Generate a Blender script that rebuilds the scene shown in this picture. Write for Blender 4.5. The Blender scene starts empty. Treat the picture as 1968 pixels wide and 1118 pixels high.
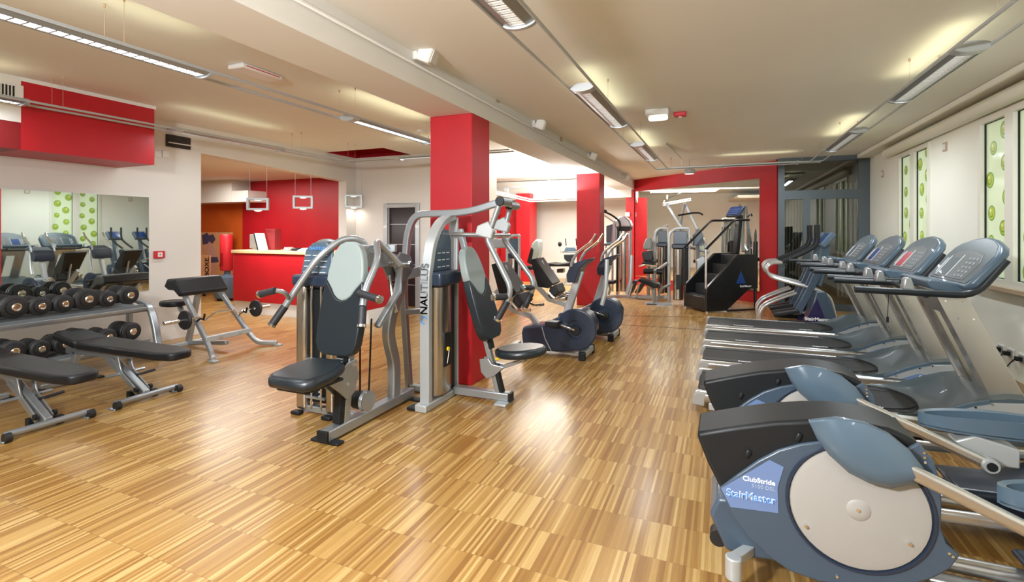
import bpy, bmesh, math, random
from mathutils import Vector, Matrix
random.seed(7)
sc = bpy.context.scene
COL = sc.collection
# ---------------------------------------------------------------- camera
FPX, VX, HY, EYE = 960.0, 1387.0, 443.0, 1.5
AZ = math.atan((VX - 984) / FPX)
CA, SA = math.cos(AZ), math.sin(AZ)
cam = bpy.data.cameras.new('camera'); camo = bpy.data.objects.new('camera', cam); COL.objects.link(camo)
camo.location = (0, 0, EYE); camo.rotation_euler = (math.pi / 2, 0, AZ)
cam.sensor_width = 36; cam.lens = FPX / 1968 * 36; cam.shift_y = -(559 - HY) / 1968
cam.clip_start = 0.05; cam.clip_end = 200
sc.camera = camo
sc.view_settings.view_transform = 'Standard'; sc.view_settings.look = 'None'
sc.view_settings.gamma = 1; sc.view_settings.use_curve_mapping = False
sc.view_settings.exposure = -0.12
# ---------------------------------------------------------------- world and main lights
w = bpy.data.worlds.new('world'); sc.world = w; w.use_nodes = True
w.node_tree.nodes['Background'].inputs[0].default_value = (0.75, 0.85, 1, 1)
w.node_tree.nodes['Background'].inputs[1].default_value = 2.5
def area(name, loc, sx, sy, power, col=(1, 0.95, 0.88), rot=(0, 0, 0)):
    l = bpy.data.lights.new(name, 'AREA'); l.shape = 'RECTANGLE'; l.size = sx; l.size_y = sy
    l.energy = power; l.color = col
    o = bpy.data.objects.new(name, l); o.location = loc; o.rotation_euler = rot; COL.objects.link(o)
    return o
UP = (math.pi, 0, 0)
# photographer's strobe behind the camera, and one by the reception desk side
def aim(o, t):
    d = Vector(t) - o.location
    o.rotation_euler = d.to_track_quat('-Z', 'Y').to_euler()
k = area('strobe_light', (-1.6, -0.9, 2.35), 0.22, 0.22, 215, (0.97, 0.98, 1)); aim(k, (1.6, 5.2, 1.2))
k = area('strobe_light', (-2.2, -0.6, 2.3), 0.4, 0.4, 85, (0.97, 0.98, 1)); aim(k, (-5.6, 5.6, 0.9))
k = area('reception_fill', (-9.3, 6.8, 2.6), 2.2, 1.6, 110, (1, 0.95, 0.9))  # added fill to brighten the reception, no fitting belongs to it
k = area('back_room_light', (-4.2, 11.6, 2.2), 1.6, 0.8, 330, (1, 0.98, 0.95), UP)
k = area('back_room_light', (-4.0, 12.6, 2.75), 2.4, 2.0, 190, (1, 0.97, 0.93))
k = area('back_room_light', (-2.9, 9.3, 2.3), 0.5, 0.8, 45, (1, 0.98, 0.95), UP)
# ---------------------------------------------------------------- pixel rays (1968x1118 frame) to points on real planes
def ray(px, py):
    u = (px - 984) / FPX
    return (-SA + u * CA, CA + u * SA, (HY - py) / FPX)
def PZ(px, py, z=0.0):
    x, y, v = ray(px, py); t = (z - EYE) / v; return Vector((x * t, y * t, z))
def PX(px, py, X):
    x, y, v = ray(px, py); t = X / x; return Vector((X, y * t, EYE + v * t))
def PY(px, py, Y):
    x, y, v = ray(px, py); t = Y / y; return Vector((x * t, Y, EYE + v * t))
# ---------------------------------------------------------------- materials
def mat(name, col, rough=0.5, metal=0.0, coat=0.0, spec=0.5, emit=None, noise=0.0, nscale=8, bump=0.0, bscale=60):
    m = bpy.data.materials.new(name); m.use_nodes = True
    nt = m.node_tree; b = nt.nodes['Principled BSDF']
    b.inputs['Base Color'].default_value = (*col, 1); b.inputs['Roughness'].default_value = rough
    b.inputs['Metallic'].default_value = metal; b.inputs['Coat Weight'].default_value = coat
    b.inputs['Specular IOR Level'].default_value = spec
    if emit:
        b.inputs['Emission Color'].default_value = (*emit[0], 1); b.inputs['Emission Strength'].default_value = emit[1]
    tc = nt.nodes.new('ShaderNodeTexCoord')
    if noise:
        n = nt.nodes.new('ShaderNodeTexNoise'); n.inputs['Scale'].default_value = nscale; n.inputs['Detail'].default_value = 4
        nt.links.new(tc.outputs['Object'], n.inputs['Vector'])
        mx = nt.nodes.new('ShaderNodeMix'); mx.data_type = 'RGBA'
        mx.inputs['A'].default_value = (*[c * (1 - noise) for c in col], 1)
        mx.inputs['B'].default_value = (*[min(1, c * (1 + noise)) for c in col], 1)
        nt.links.new(n.outputs['Fac'], mx.inputs['Factor']); nt.links.new(mx.outputs['Result'], b.inputs['Base Color'])
    if bump:
        n = nt.nodes.new('ShaderNodeTexNoise'); n.inputs['Scale'].default_value = bscale
        nt.links.new(tc.outputs['Object'], n.inputs['Vector'])
        bp = nt.nodes.new('ShaderNodeBump'); bp.inputs['Strength'].default_value = bump; bp.inputs['Distance'].default_value = 0.005
        nt.links.new(n.outputs['Fac'], bp.inputs['Height']); nt.links.new(bp.outputs['Normal'], b.inputs['Normal'])
    return m
M = {}
M['wall'] = mat('wall_paint', (0.70, 0.68, 0.63), 0.75, noise=0.03, nscale=2)
M['wall_r'] = mat('wall_paint_cream', (0.82, 0.83, 0.73), 0.75, noise=0.03, nscale=2)
M['ceil'] = mat('ceiling_paint', (0.76, 0.74, 0.67), 0.8, noise=0.07, nscale=0.9)
M['beam'] = mat('beam_paint', (0.76, 0.745, 0.71), 0.75, noise=0.03, nscale=2)
M['red'] = mat('red_paint', (0.44, 0.007, 0.014), 0.45, noise=0.16, nscale=3)
M['darkred'] = mat('dark_red_paint', (0.22, 0.006, 0.009), 0.5)
M['orange'] = mat('orange_paint', (0.55, 0.10, 0.008), 0.6, noise=0.2, nscale=2)
M['tan'] = mat('tan_skirting', (0.50, 0.38, 0.25), 0.5)
M['silver'] = mat('silver_paint', (0.38, 0.41, 0.43), 0.34, 0.7, coat=0.2)
M['silver2'] = mat('pale_silver_paint', (0.46, 0.49, 0.50), 0.4, 0.4, coat=0.2)
M['tube'] = mat('brushed_aluminium', (0.62, 0.62, 0.62), 0.28, 0.9)
M['chrome'] = mat('chrome', (0.80, 0.80, 0.80), 0.1, 1.0)
M['steel'] = mat('stainless_steel', (0.50, 0.46, 0.40), 0.24, 0.95)
M['plate'] = mat('brushed_steel_plate', (0.60, 0.59, 0.55), 0.28, 0.9)
M['brass'] = mat('polished_brass', (0.80, 0.73, 0.60), 0.2, 1.0)
M['vinyl'] = mat('black_vinyl', (0.006, 0.007, 0.009), 0.42, spec=0.4, bump=0.15, bscale=90)
M['vinyl2'] = mat('dark_slate_vinyl', (0.010, 0.016, 0.021), 0.34, bump=0.1, bscale=90)
M['rubber'] = mat('black_rubber', (0.012, 0.012, 0.013), 0.5)
M['grip'] = mat('ribbed_black_grip', (0.018, 0.020, 0.025), 0.45, bump=0.4, bscale=200)
M['black'] = mat('black_plastic', (0.008, 0.010, 0.012), 0.45, spec=0.35)
M['blackpaint'] = mat('black_gloss_paint', (0.008, 0.008, 0.009), 0.3)
M['greypad'] = mat('light_grey_vinyl', (0.26, 0.31, 0.305), 0.4)
M['slate'] = mat('slate_blue_plastic', (0.050, 0.078, 0.115), 0.32, coat=0.15, bump=0.06, bscale=150)
M['slate2'] = mat('blue_grey_plastic', (0.075, 0.120, 0.165), 0.3, coat=0.2)
M['slatedark'] = mat('dark_navy_plastic', (0.018, 0.030, 0.055), 0.3)
M['greyplastic'] = mat('light_grey_plastic', (0.33, 0.32, 0.30), 0.5)
M['hood'] = mat('sea_grey_plastic', (0.060, 0.085, 0.098), 0.35, coat=0.1)
M['consoledark'] = mat('console_membrane', (0.10, 0.115, 0.115), 0.35)
M['belt'] = mat('treadmill_belt', (0.020, 0.022, 0.023), 0.6, spec=0.35)
M['deck'] = mat('side_deck_rubber', (0.026, 0.028, 0.030), 0.55, spec=0.4)
M['labelblue'] = mat('blue_label', (0.13, 0.20, 0.38), 0.3)
M['screenblue'] = mat('blue_display', (0.02, 0.06, 0.22), 0.2)
M['screenred'] = mat('red_display', (0.45, 0.01, 0.03), 0.25)
M['white'] = mat('white_plastic', (0.75, 0.75, 0.73), 0.4)
M['lumgrey'] = mat('luminaire_grey', (0.30, 0.32, 0.32), 0.4, 0.5)
M['whiteink'] = mat('white_ink', (0.85, 0.87, 0.9), 0.5)
M['blueink'] = mat('blue_ink', (0.10, 0.30, 0.75), 0.4)
M['labelpale'] = mat('pale_blue_ink', (0.35, 0.42, 0.55), 0.4)
M['greyink'] = mat('grey_ink', (0.22, 0.25, 0.28), 0.4)
M['yellow'] = mat('yellow_plastic', (0.85, 0.62, 0.02), 0.35)
M['wood'] = mat('pale_wood', (0.68, 0.48, 0.24), 0.4, noise=0.15, nscale=5)
M['doordark'] = mat('dark_wenge_door', (0.022, 0.016, 0.018), 0.3)
M['frame'] = mat('grey_door_frame', (0.10, 0.125, 0.14), 0.4, 0.3)
M['winframe'] = mat('cream_window_frame', (0.78, 0.77, 0.68), 0.4)
M['mirror'] = mat('mirror_glass', (0.86, 0.92, 0.88), 0.015, 1.0)
M['wenge'] = mat('dark_brown_wall', (0.06, 0.04, 0.025), 0.6)
M['bulb'] = mat('lit_bulb', (1, 0.95, 0.85), 0.4, emit=((1, 0.93, 0.8), 2.5))
M['bubble1'] = mat('green_bubble_rim', (0.16, 0.38, 0.04), 0.3)
M['bubble2'] = mat('lime_bubble', (0.50, 0.62, 0.06), 0.3)
M['bubble3'] = mat('pale_bubble_glint', (0.80, 0.90, 0.50), 0.3)
M['lamp_on'] = mat('lit_tube', (0.9, 0.95, 1), 0.4, emit=((0.9, 0.96, 1), 9))
M['lamp_soft'] = mat('lit_diffuser', (0.9, 0.9, 0.85), 0.4, emit=((1, 0.97, 0.88), 1.1))
M['redplastic'] = mat('red_plastic', (0.6, 0.02, 0.03), 0.35)
M['curtain'] = mat('beige_slat_blind', (0.42, 0.38, 0.22), 0.7)
M['photo_tan'] = mat('poster_tan', (0.55, 0.27, 0.12), 0.5, noise=0.3, nscale=4)
M['photo_blue'] = mat('poster_dark_blue', (0.05, 0.05, 0.10), 0.5)
M['skin'] = mat('poster_skin', (0.50, 0.27, 0.20), 0.5)
M['purple'] = mat('dark_violet_panel', (0.02, 0.015, 0.07), 0.3)

def glassmat(name, col, rough, alpha):
    m = bpy.data.materials.new(name); m.use_nodes = True; nt = m.node_tree
    nt.nodes.clear(); o = nt.nodes.new('ShaderNodeOutputMaterial')
    g = nt.nodes.new('ShaderNodeBsdfGlossy'); g.inputs['Roughness'].default_value = rough
    t = nt.nodes.new('ShaderNodeBsdfTransparent'); t.inputs[0].default_value = (*col, 1)
    f = nt.nodes.new('ShaderNodeFresnel'); f.inputs[0].default_value = 1.5
    mm = nt.nodes.new('ShaderNodeMath'); mm.operation = 'MULTIPLY_ADD'; mm.inputs[1].default_value = 1.6; mm.inputs[2].default_value = alpha
    mx = nt.nodes.new('ShaderNodeMixShader')
    nt.links.new(f.outputs[0], mm.inputs[0]); nt.links.new(mm.outputs[0], mx.inputs[0])
    nt.links.new(t.outputs[0], mx.inputs[1]); nt.links.new(g.outputs[0], mx.inputs[2]); nt.links.new(mx.outputs[0], o.inputs[0])
    return m
M['darkglass'] = glassmat('tinted_glass', (0.65, 0.66, 0.62), 0.02, 0.08)
# frosted window film: cream, lit from outside
def film():
    m = bpy.data.materials.new('frosted_film'); m.use_nodes = True; nt = m.node_tree; b = nt.nodes['Principled BSDF']
    b.inputs['Base Color'].default_value = (0.80, 0.82, 0.62, 1); b.inputs['Roughness'].default_value = 0.12
    b.inputs['Transmission Weight'].default_value = 0.0
    tr = nt.nodes.new('ShaderNodeBsdfTranslucent'); tr.inputs[0].default_value = (0.85, 0.9, 0.7, 1)
    mx = nt.nodes.new('ShaderNodeMixShader'); mx.inputs[0].default_value = 0.45
    out = nt.nodes['Material Output']
    nt.links.new(b.outputs[0], mx.inputs[1]); nt.links.new(tr.outputs[0], mx.inputs[2]); nt.links.new(mx.outputs[0], out.inputs[0])
    return m
M['film'] = film()
def parquet():
    m = bpy.data.materials.new('strip_parquet'); m.use_nodes = True; nt = m.node_tree; N = nt.nodes; Lk = nt.links
    b = N['Principled BSDF']
    def math_(op, a, bb=None, c=None):
        n = N.new('ShaderNodeMath'); n.operation = op
        for i, v in enumerate((a, bb, c)):
            if v is None: continue
            if isinstance(v, (int, float)): n.inputs[i].default_value = v
            else: Lk.new(v, n.inputs[i])
        return n.outputs[0]
    geo = N.new('ShaderNodeNewGeometry'); sp = N.new('ShaderNodeSeparateXYZ'); Lk.new(geo.outputs['Position'], sp.inputs[0])
    X, Yc = sp.outputs[0], sp.outputs[1]
    L = 0.295
    blk = math_('FLOOR', math_('DIVIDE', X, 0.41))
    wn0 = N.new('ShaderNodeTexWhiteNoise'); wn0.noise_dimensions = '1D'; Lk.new(blk, wn0.inputs['W'])
    ys = math_('ADD', math_('DIVIDE', Yc, L), math_('MULTIPLY', math_('ROUND', math_('MULTIPLY', wn0.outputs[0], 0.9)), 0.0))
    row = math_('FLOOR', ys); fy = math_('FRACT', ys)
    xs = math_('DIVIDE', X, 0.0145); colm = math_('FLOOR', xs); fx = math_('FRACT', xs)
    cv = N.new('ShaderNodeCombineXYZ'); Lk.new(colm, cv.inputs[0]); Lk.new(row, cv.inputs[1])
    wn = N.new('ShaderNodeTexWhiteNoise'); wn.noise_dimensions = '2D'; Lk.new(cv.outputs[0], wn.inputs['Vector'])
    cv2 = N.new('ShaderNodeCombineXYZ'); Lk.new(math_('FLOOR', math_('DIVIDE', X, 0.058)), cv2.inputs[0]); Lk.new(row, cv2.inputs[1])
    wn2 = N.new('ShaderNodeTexWhiteNoise'); wn2.noise_dimensions = '2D'; Lk.new(cv2.outputs[0], wn2.inputs['Vector'])
    cv3 = N.new('ShaderNodeCombineXYZ'); Lk.new(math_('FLOOR', math_('DIVIDE', X, 0.205)), cv3.inputs[0]); Lk.new(row, cv3.inputs[1])
    wn3 = N.new('ShaderNodeTexWhiteNoise'); wn3.noise_dimensions = '2D'; Lk.new(cv3.outputs[0], wn3.inputs['Vector'])
    t = math_('ADD', math_('MULTIPLY', wn.outputs[0], 0.68), math_('ADD', math_('MULTIPLY', wn2.outputs[0], 0.22), math_('MULTIPLY', wn3.outputs[0], 0.10)))
    nz = N.new('ShaderNodeTexNoise'); nz.inputs['Scale'].default_value = 1.0
    mp = N.new('ShaderNodeMapping'); mp.inputs['Scale'].default_value = (160, 9, 1)
    Lk.new(geo.outputs['Position'], mp.inputs[0]); Lk.new(mp.outputs[0], nz.inputs['Vector'])
    t = math_('ADD', t, math_('MULTIPLY', math_('SUBTRACT', nz.outputs['Fac'], 0.5), 0.22))
    cr = N.new('ShaderNodeValToRGB'); Lk.new(t, cr.inputs[0]); e = cr.color_ramp.elements
    e[0].position = 0.16; e[0].color = (0.235, 0.112, 0.026, 1); e[1].position = 0.88; e[1].color = (0.52, 0.350, 0.138, 1)
    for p, c in ((0.36, (0.30, 0.158, 0.040, 1)), (0.55, (0.355, 0.200, 0.055, 1)), (0.70, (0.42, 0.256, 0.082, 1))):
        q = e.new(p); q.color = c
    gx = math_('MULTIPLY', math_('LESS_THAN', fx, 0.07), 0.25)
    gy = math_('MULTIPLY', math_('LESS_THAN', fy, 0.010), 0.4)
    g = math_('SUBTRACT', 1.0, math_('MAXIMUM', gx, gy))
    mx = N.new('ShaderNodeMix'); mx.data_type = 'RGBA'; mx.inputs['A'].default_value = (0.14, 0.06, 0.02, 1)
    Lk.new(g, mx.inputs['Factor']); Lk.new(cr.outputs[0], mx.inputs['B'])
    Lk.new(mx.outputs['Result'], b.inputs['Base Color'])
    b.inputs['Roughness'].default_value = 0.30; b.inputs['Specular IOR Level'].default_value = 0.42
    b.inputs['Coat Weight'].default_value = 0.12; b.inputs['Coat Roughness'].default_value = 0.15
    n2 = N.new('ShaderNodeTexNoise'); n2.inputs['Scale'].default_value = 3; Lk.new(geo.outputs['Position'], n2.inputs['Vector'])
    bp = N.new('ShaderNodeBump'); bp.inputs['Strength'].default_value = 0.05; bp.inputs['Distance'].default_value = 0.02
    Lk.new(n2.outputs['Fac'], bp.inputs['Height']); Lk.new(bp.outputs['Normal'], b.inputs['Normal'])
    return m
M['parquet'] = parquet()
# ---------------------------------------------------------------- mesh builder
def fillet(pts, rad, n=5):
    pts = [Vector(p) for p in pts]
    if rad <= 0 or len(pts) < 3: return pts
    out = [pts[0]]
    for i in range(1, len(pts) - 1):
        a, b, c = pts[i - 1], pts[i], pts[i + 1]
        da, dc = (a - b), (c - b); la, lc = da.length, dc.length
        r = min(rad, la * 0.48, lc * 0.48)
        p0 = b + da.normalized() * r; p2 = b + dc.normalized() * r
        for k in range(n + 1):
            t = k / n
            out.append(p0 * (1 - t) ** 2 + b * 2 * t * (1 - t) + p2 * t * t)
    out.append(pts[-1]); return out
def catmull(pts, n=6, closed=False):
    P = [Vector(p) for p in pts]; L = len(P); out = []
    rng = range(L) if closed else range(L - 1)
    for i in rng:
        if closed: a, b, c, d = P[i - 1], P[i], P[(i + 1) % L], P[(i + 2) % L]
        else: a, b, c, d = P[max(i - 1, 0)], P[i], P[i + 1], P[min(i + 2, L - 1)]
        for k in range(n):
            t = k / n
            out.append(0.5 * ((2 * b) + (c - a) * t + (2 * a - 5 * b + 4 * c - d) * t * t + (3 * b - a - 3 * c + d) * t ** 3))
    if not closed: out.append(P[-1])
    return out
class B:
    def __init__(s, org=(0, 0, 0)):
        s.bm = bmesh.new(); s.o = Vector(org); s.mi = 0
    def v(s, p): return s.bm.verts.new(Vector(p) - s.o)
    def f(s, vs):
        try: fc = s.bm.faces.new(vs); fc.material_index = s.mi; return fc
        except ValueError: return None
    def box(s, x0, x1, y0, y1, z0, z1, rot=None, c=None):
        P = [Vector((x, y, z)) for z in (z0, z1) for y in (y0, y1) for x in (x0, x1)]
        if rot is not None:
            c = Vector(c) if c is not None else sum(P, Vector()) / 8
            P = [rot @ (p - c) + c for p in P]
        V = [s.v(p) for p in P]
        for q in ((0, 2, 3, 1), (4, 5, 7, 6), (0, 1, 5, 4), (2, 6, 7, 3), (0, 4, 6, 2), (1, 3, 7, 5)): s.f([V[i] for i in q])
        return s
    def prism(s, pts, axis, a, b):
        """polygon (2D) extruded along axis from a to b; axis Y: pts=(x,z); X: (y,z); Z: (x,y)"""
        def P(p, t):
            return {'Y': (p[0], t, p[1]), 'X': (t, p[0], p[1]), 'Z': (p[0], p[1], t)}[axis]
        A = [s.v(P(p, a)) for p in pts]; Bv = [s.v(P(p, b)) for p in pts]; n = len(pts)
        s.f(A[::-1]); s.f(Bv)
        for i in range(n): s.f([A[i], A[(i + 1) % n], Bv[(i + 1) % n], Bv[i]])
        return s
    def sweep(s, pts, sec, up=None, closed=False, cap=True):
        pts = [Vector(p) for p in pts]; n = len(pts); rings = []; prev = None
        for i, p in enumerate(pts):
            a = pts[i - 1] if (i > 0 or closed) else p; c = pts[(i + 1) % n] if (i < n - 1 or closed) else p
            t = (c - a).normalized()
            if up is not None: u = Vector(up)
            elif prev is None: u = Vector((0, 0, 1)) if abs(t.z) < 0.9 else Vector((1, 0, 0))
            else: u = prev
            u = (u - t * u.dot(t)).normalized(); prev = u; w_ = t.cross(u)
            rings.append([s.v(p + u * q[0] + w_ * q[1]) for q in sec])
        m = len(sec)
        for i in range(n if closed else n - 1):
            r0, r1 = rings[i], rings[(i + 1) % n]
            for j in range(m): s.f([r0[j], r0[(j + 1) % m], r1[(j + 1) % m], r1[j]])
        if cap and not closed: s.f(rings[0][::-1]); s.f(rings[-1])
        return s
    def tube(s, pts, r, rad=0.0, n=10, closed=False):
        sec = [(r * math.cos(2 * math.pi * k / n), r * math.sin(2 * math.pi * k / n)) for k in range(n)]
        return s.sweep(fillet(pts, rad) if not closed else pts, sec, closed=closed)
    def rtube(s, pts, wu, ww, up, rad=0.0):
        """rectangular tube: wu thick along up, ww across"""
        return s.sweep(fillet(pts, rad), [(-wu / 2, -ww / 2), (wu / 2, -ww / 2), (wu / 2, ww / 2), (-wu / 2, ww / 2)], up=up)
    def cyl(s, p0, p1, r, n=20, r2=None):
        p0, p1 = Vector(p0), Vector(p1); t = (p1 - p0).normalized(); r2 = r if r2 is None else r2
        u = Vector((0, 0, 1)) if abs(t.z) < 0.9 else Vector((1, 0, 0)); u = (u - t * u.dot(t)).normalized(); w_ = t.cross(u)
        A = []; C = []
        for k in range(n):
            a = 2 * math.pi * k / n; d = u * math.cos(a) + w_ * math.sin(a)
            A.append(s.v(p0 + d * r)); C.append(s.v(p1 + d * r2))
        s.f(A[::-1]); s.f(C)
        for k in range(n): s.f([A[k], A[(k + 1) % n], C[(k + 1) % n], C[k]])
        return s
    def lathe(s, prof, c, ax, n=24):
        """prof=(r,t) along axis ax from c"""
        c, t = Vector(c), Vector(ax).normalized(); u = Vector((0, 0, 1)) if abs(t.z) < 0.9 else Vector((1, 0, 0))
        u = (u - t * u.dot(t)).normalized(); w_ = t.cross(u); R = []
        for (r, h) in prof:
            R.append([s.v(c + t * h + (u * math.cos(2 * math.pi * k / n) + w_ * math.sin(2 * math.pi * k / n)) * max(r, 1e-4)) for k in range(n)])
        for i in range(len(R) - 1):
            for k in range(n): s.f([R[i][k], R[i][(k + 1) % n], R[i + 1][(k + 1) % n], R[i + 1][k]])
        s.f(R[0][::-1]); s.f(R[-1]); return s
    def sphere(s, c, r, sc_=(1, 1, 1), n=14, m=9):
        prof = [(r * math.sin(math.pi * k / m), -r * math.cos(math.pi * k / m)) for k in range(m + 1)]
        c = Vector(c); R = []
        for (q, h) in prof:
            R.append([s.v(c + Vector((q * math.cos(2 * math.pi * k / n) * sc_[0], q * math.sin(2 * math.pi * k / n) * sc_[1], h * sc_[2]))) for k in range(n)])
        for i in range(m):
            for k in range(n): s.f([R[i][k], R[i][(k + 1) % n], R[i + 1][(k + 1) % n], R[i + 1][k]])
        return s
    def slab(s, O, U, W, poly, th):
        """polygon given in (u,w) in plane O,U,W extruded th along U x W"""
        O, U, W = Vector(O), Vector(U).normalized(), Vector(W).normalized(); Nn = U.cross(W)
        A = [s.v(O + U * p[0] + W * p[1]) for p in poly]; C = [s.v(O + U * p[0] + W * p[1] + Nn * th) for p in poly]; n = len(poly)
        s.f(A[::-1]); s.f(C)
        for i in range(n): s.f([A[i], A[(i + 1) % n], C[(i + 1) % n], C[i]])
        return s
    def obj(s, name, m, parent=None, bevel=0.0, seg=2, smooth=True, sub=0, ang=35):
        bmesh.ops.remove_doubles(s.bm, verts=s.bm.verts, dist=1e-6)
        bmesh.ops.recalc_face_normals(s.bm, faces=s.bm.faces)
        me = bpy.data.meshes.new(name); s.bm.to_mesh(me); s.bm.free()
        ms = m if isinstance(m, (list, tuple)) else [m]
        for q in ms: me.materials.append(M[q] if isinstance(q, str) else q)
        o = bpy.data.objects.new(name, me); COL.objects.link(o)
        if parent: o.parent = parent
        if bevel:
            md = o.modifiers.new('bevel', 'BEVEL'); md.width = bevel; md.segments = seg; md.limit_method = 'ANGLE'; md.angle_limit = math.radians(ang); md.harden_normals = False
        if sub:
            md = o.modifiers.new('subd', 'SUBSURF'); md.levels = sub; md.render_levels = sub
        if smooth:
            for p in me.polygons: p.use_smooth = True
            if not sub: me.set_sharp_from_angle(angle=math.radians(ang))
        return o
def thing(name, label, cat, loc=(0, 0, 0), rz=0.0, group=None):
    o = bpy.data.objects.new(name, None); COL.objects.link(o); o.location = loc; o.rotation_euler = (0, 0, rz)
    o.empty_display_size = 0.1
    tag(o, label, cat, group); return o
def tag(o, label, cat, group=None):
    o['label'] = label; o['category'] = cat
    if group: o['group'] = group
    return o
def struct(o): o['kind'] = 'structure'; return o
def rebase(o):
    """move a single mesh object's origin to its base centre"""
    vs = o.data.vertices; x = [v.co.x for v in vs]; y = [v.co.y for v in vs]; z = min(v.co.z for v in vs)
    c = Vector(((min(x) + max(x)) / 2, (min(y) + max(y)) / 2, z))
    for v in vs: v.co -= c
    o.location = c; return o
def kids(o): return [c for c in bpy.data.objects if c.parent == o]
def copy_tree(o, parent=None):
    c = o.copy(); COL.objects.link(c); c.parent = parent
    for ch in kids(o): copy_tree(ch, c)
    return c
def text(name, s, size, O, U, W, m, parent, org=(0, 0, 0), ext=0.001, align='LEFT', bold=0.0, sx=1.0):
    cu = bpy.data.curves.new(name, 'FONT'); cu.body = s; cu.size = size; cu.extrude = ext; cu.offset = bold * size
    cu.align_x = align
    t = bpy.data.objects.new('tmp', cu); COL.objects.link(t)
    dg = bpy.context.evaluated_depsgraph_get(); dg.update()
    me = bpy.data.meshes.new_from_object(t.evaluated_get(dg)); bpy.data.objects.remove(t)
    U, W = Vector(U).normalized(), Vector(W).normalized(); Nn = U.cross(W); O = Vector(O) - Vector(org)
    for v in me.vertices:
        c = v.co.copy(); v.co = O + U * c.x * sx + W * c.y + Nn * c.z
    me.name = name; me.materials.clear(); me.materials.append(M[m])
    o = bpy.data.objects.new(name, me); COL.objects.link(o)
    if parent: o.parent = parent
    return o
def ell(cx, cy, rx, ry, n=20, a0=0.0, a1=2 * math.pi):
    full = abs(a1 - a0 - 2 * math.pi) < 1e-6; k = n if full else n + 1
    return [(cx + rx * math.cos(a0 + (a1 - a0) * i / n), cy + ry * math.sin(a0 + (a1 - a0) * i / n)) for i in range(k)]
def pxz(pts, Y, org=(0, 0, 0)):
    """frame points to (x,z) on the vertical plane Y, relative to org"""
    r = []
    for p in pts:
        q = PY(p[0], p[1], Y); r.append((q.x - org[0], q.z - org[2]))
    return r
def pyz(pts, X, org=(0, 0, 0)):
    r = []
    for p in pts:
        q = PX(p[0], p[1], X); r.append((q.y - org[1], q.z - org[2]))
    return r
# ================================================================ ROOM
XR, XL, ZR, ZL = 2.5, -7.0, 2.9, 3.0
b = B(); b.box(-14, 2.7, -4, 18, -0.1, 0); o = b.obj('floor', 'parquet', smooth=False); struct(o)
b = B(); b.box(-2.25, 2.7, -4, 14.3, ZR, ZR + 0.15); struct(b.obj('ceiling', 'ceil', smooth=False))
# left ceiling with the red recess cut out of it
b = B(); b.box(XL, -2.70, -4, 7.45, ZL, ZL + 0.15); b.box(-5.66, -2.70, 7.45, 16, ZL, ZL + 0.15); b.box(-9.5, -5.66, 8.45, 16, ZL, ZL + 0.15)
struct(b.obj('ceiling', 'ceil', smooth=False))
b = B(); b.box(XL, -5.66, 7.43, 7.45, ZL + 0.002, ZL + 0.5); b.box(-5.66, -5.64, 7.43, 8.45, ZL + 0.002, ZL + 0.5); b.box(XL - .02, XL, 7.43, 8.45, ZL, ZL + .5)
b.box(XL, -5.64, 8.43, 8.45, ZL + 0.002, ZL + 0.5); b.box(XL, -5.64, 7.43, 8.45, ZL + 0.5, ZL + 0.52)
struct(b.obj('ceiling_recess_trim', 'red', smooth=False))
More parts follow.
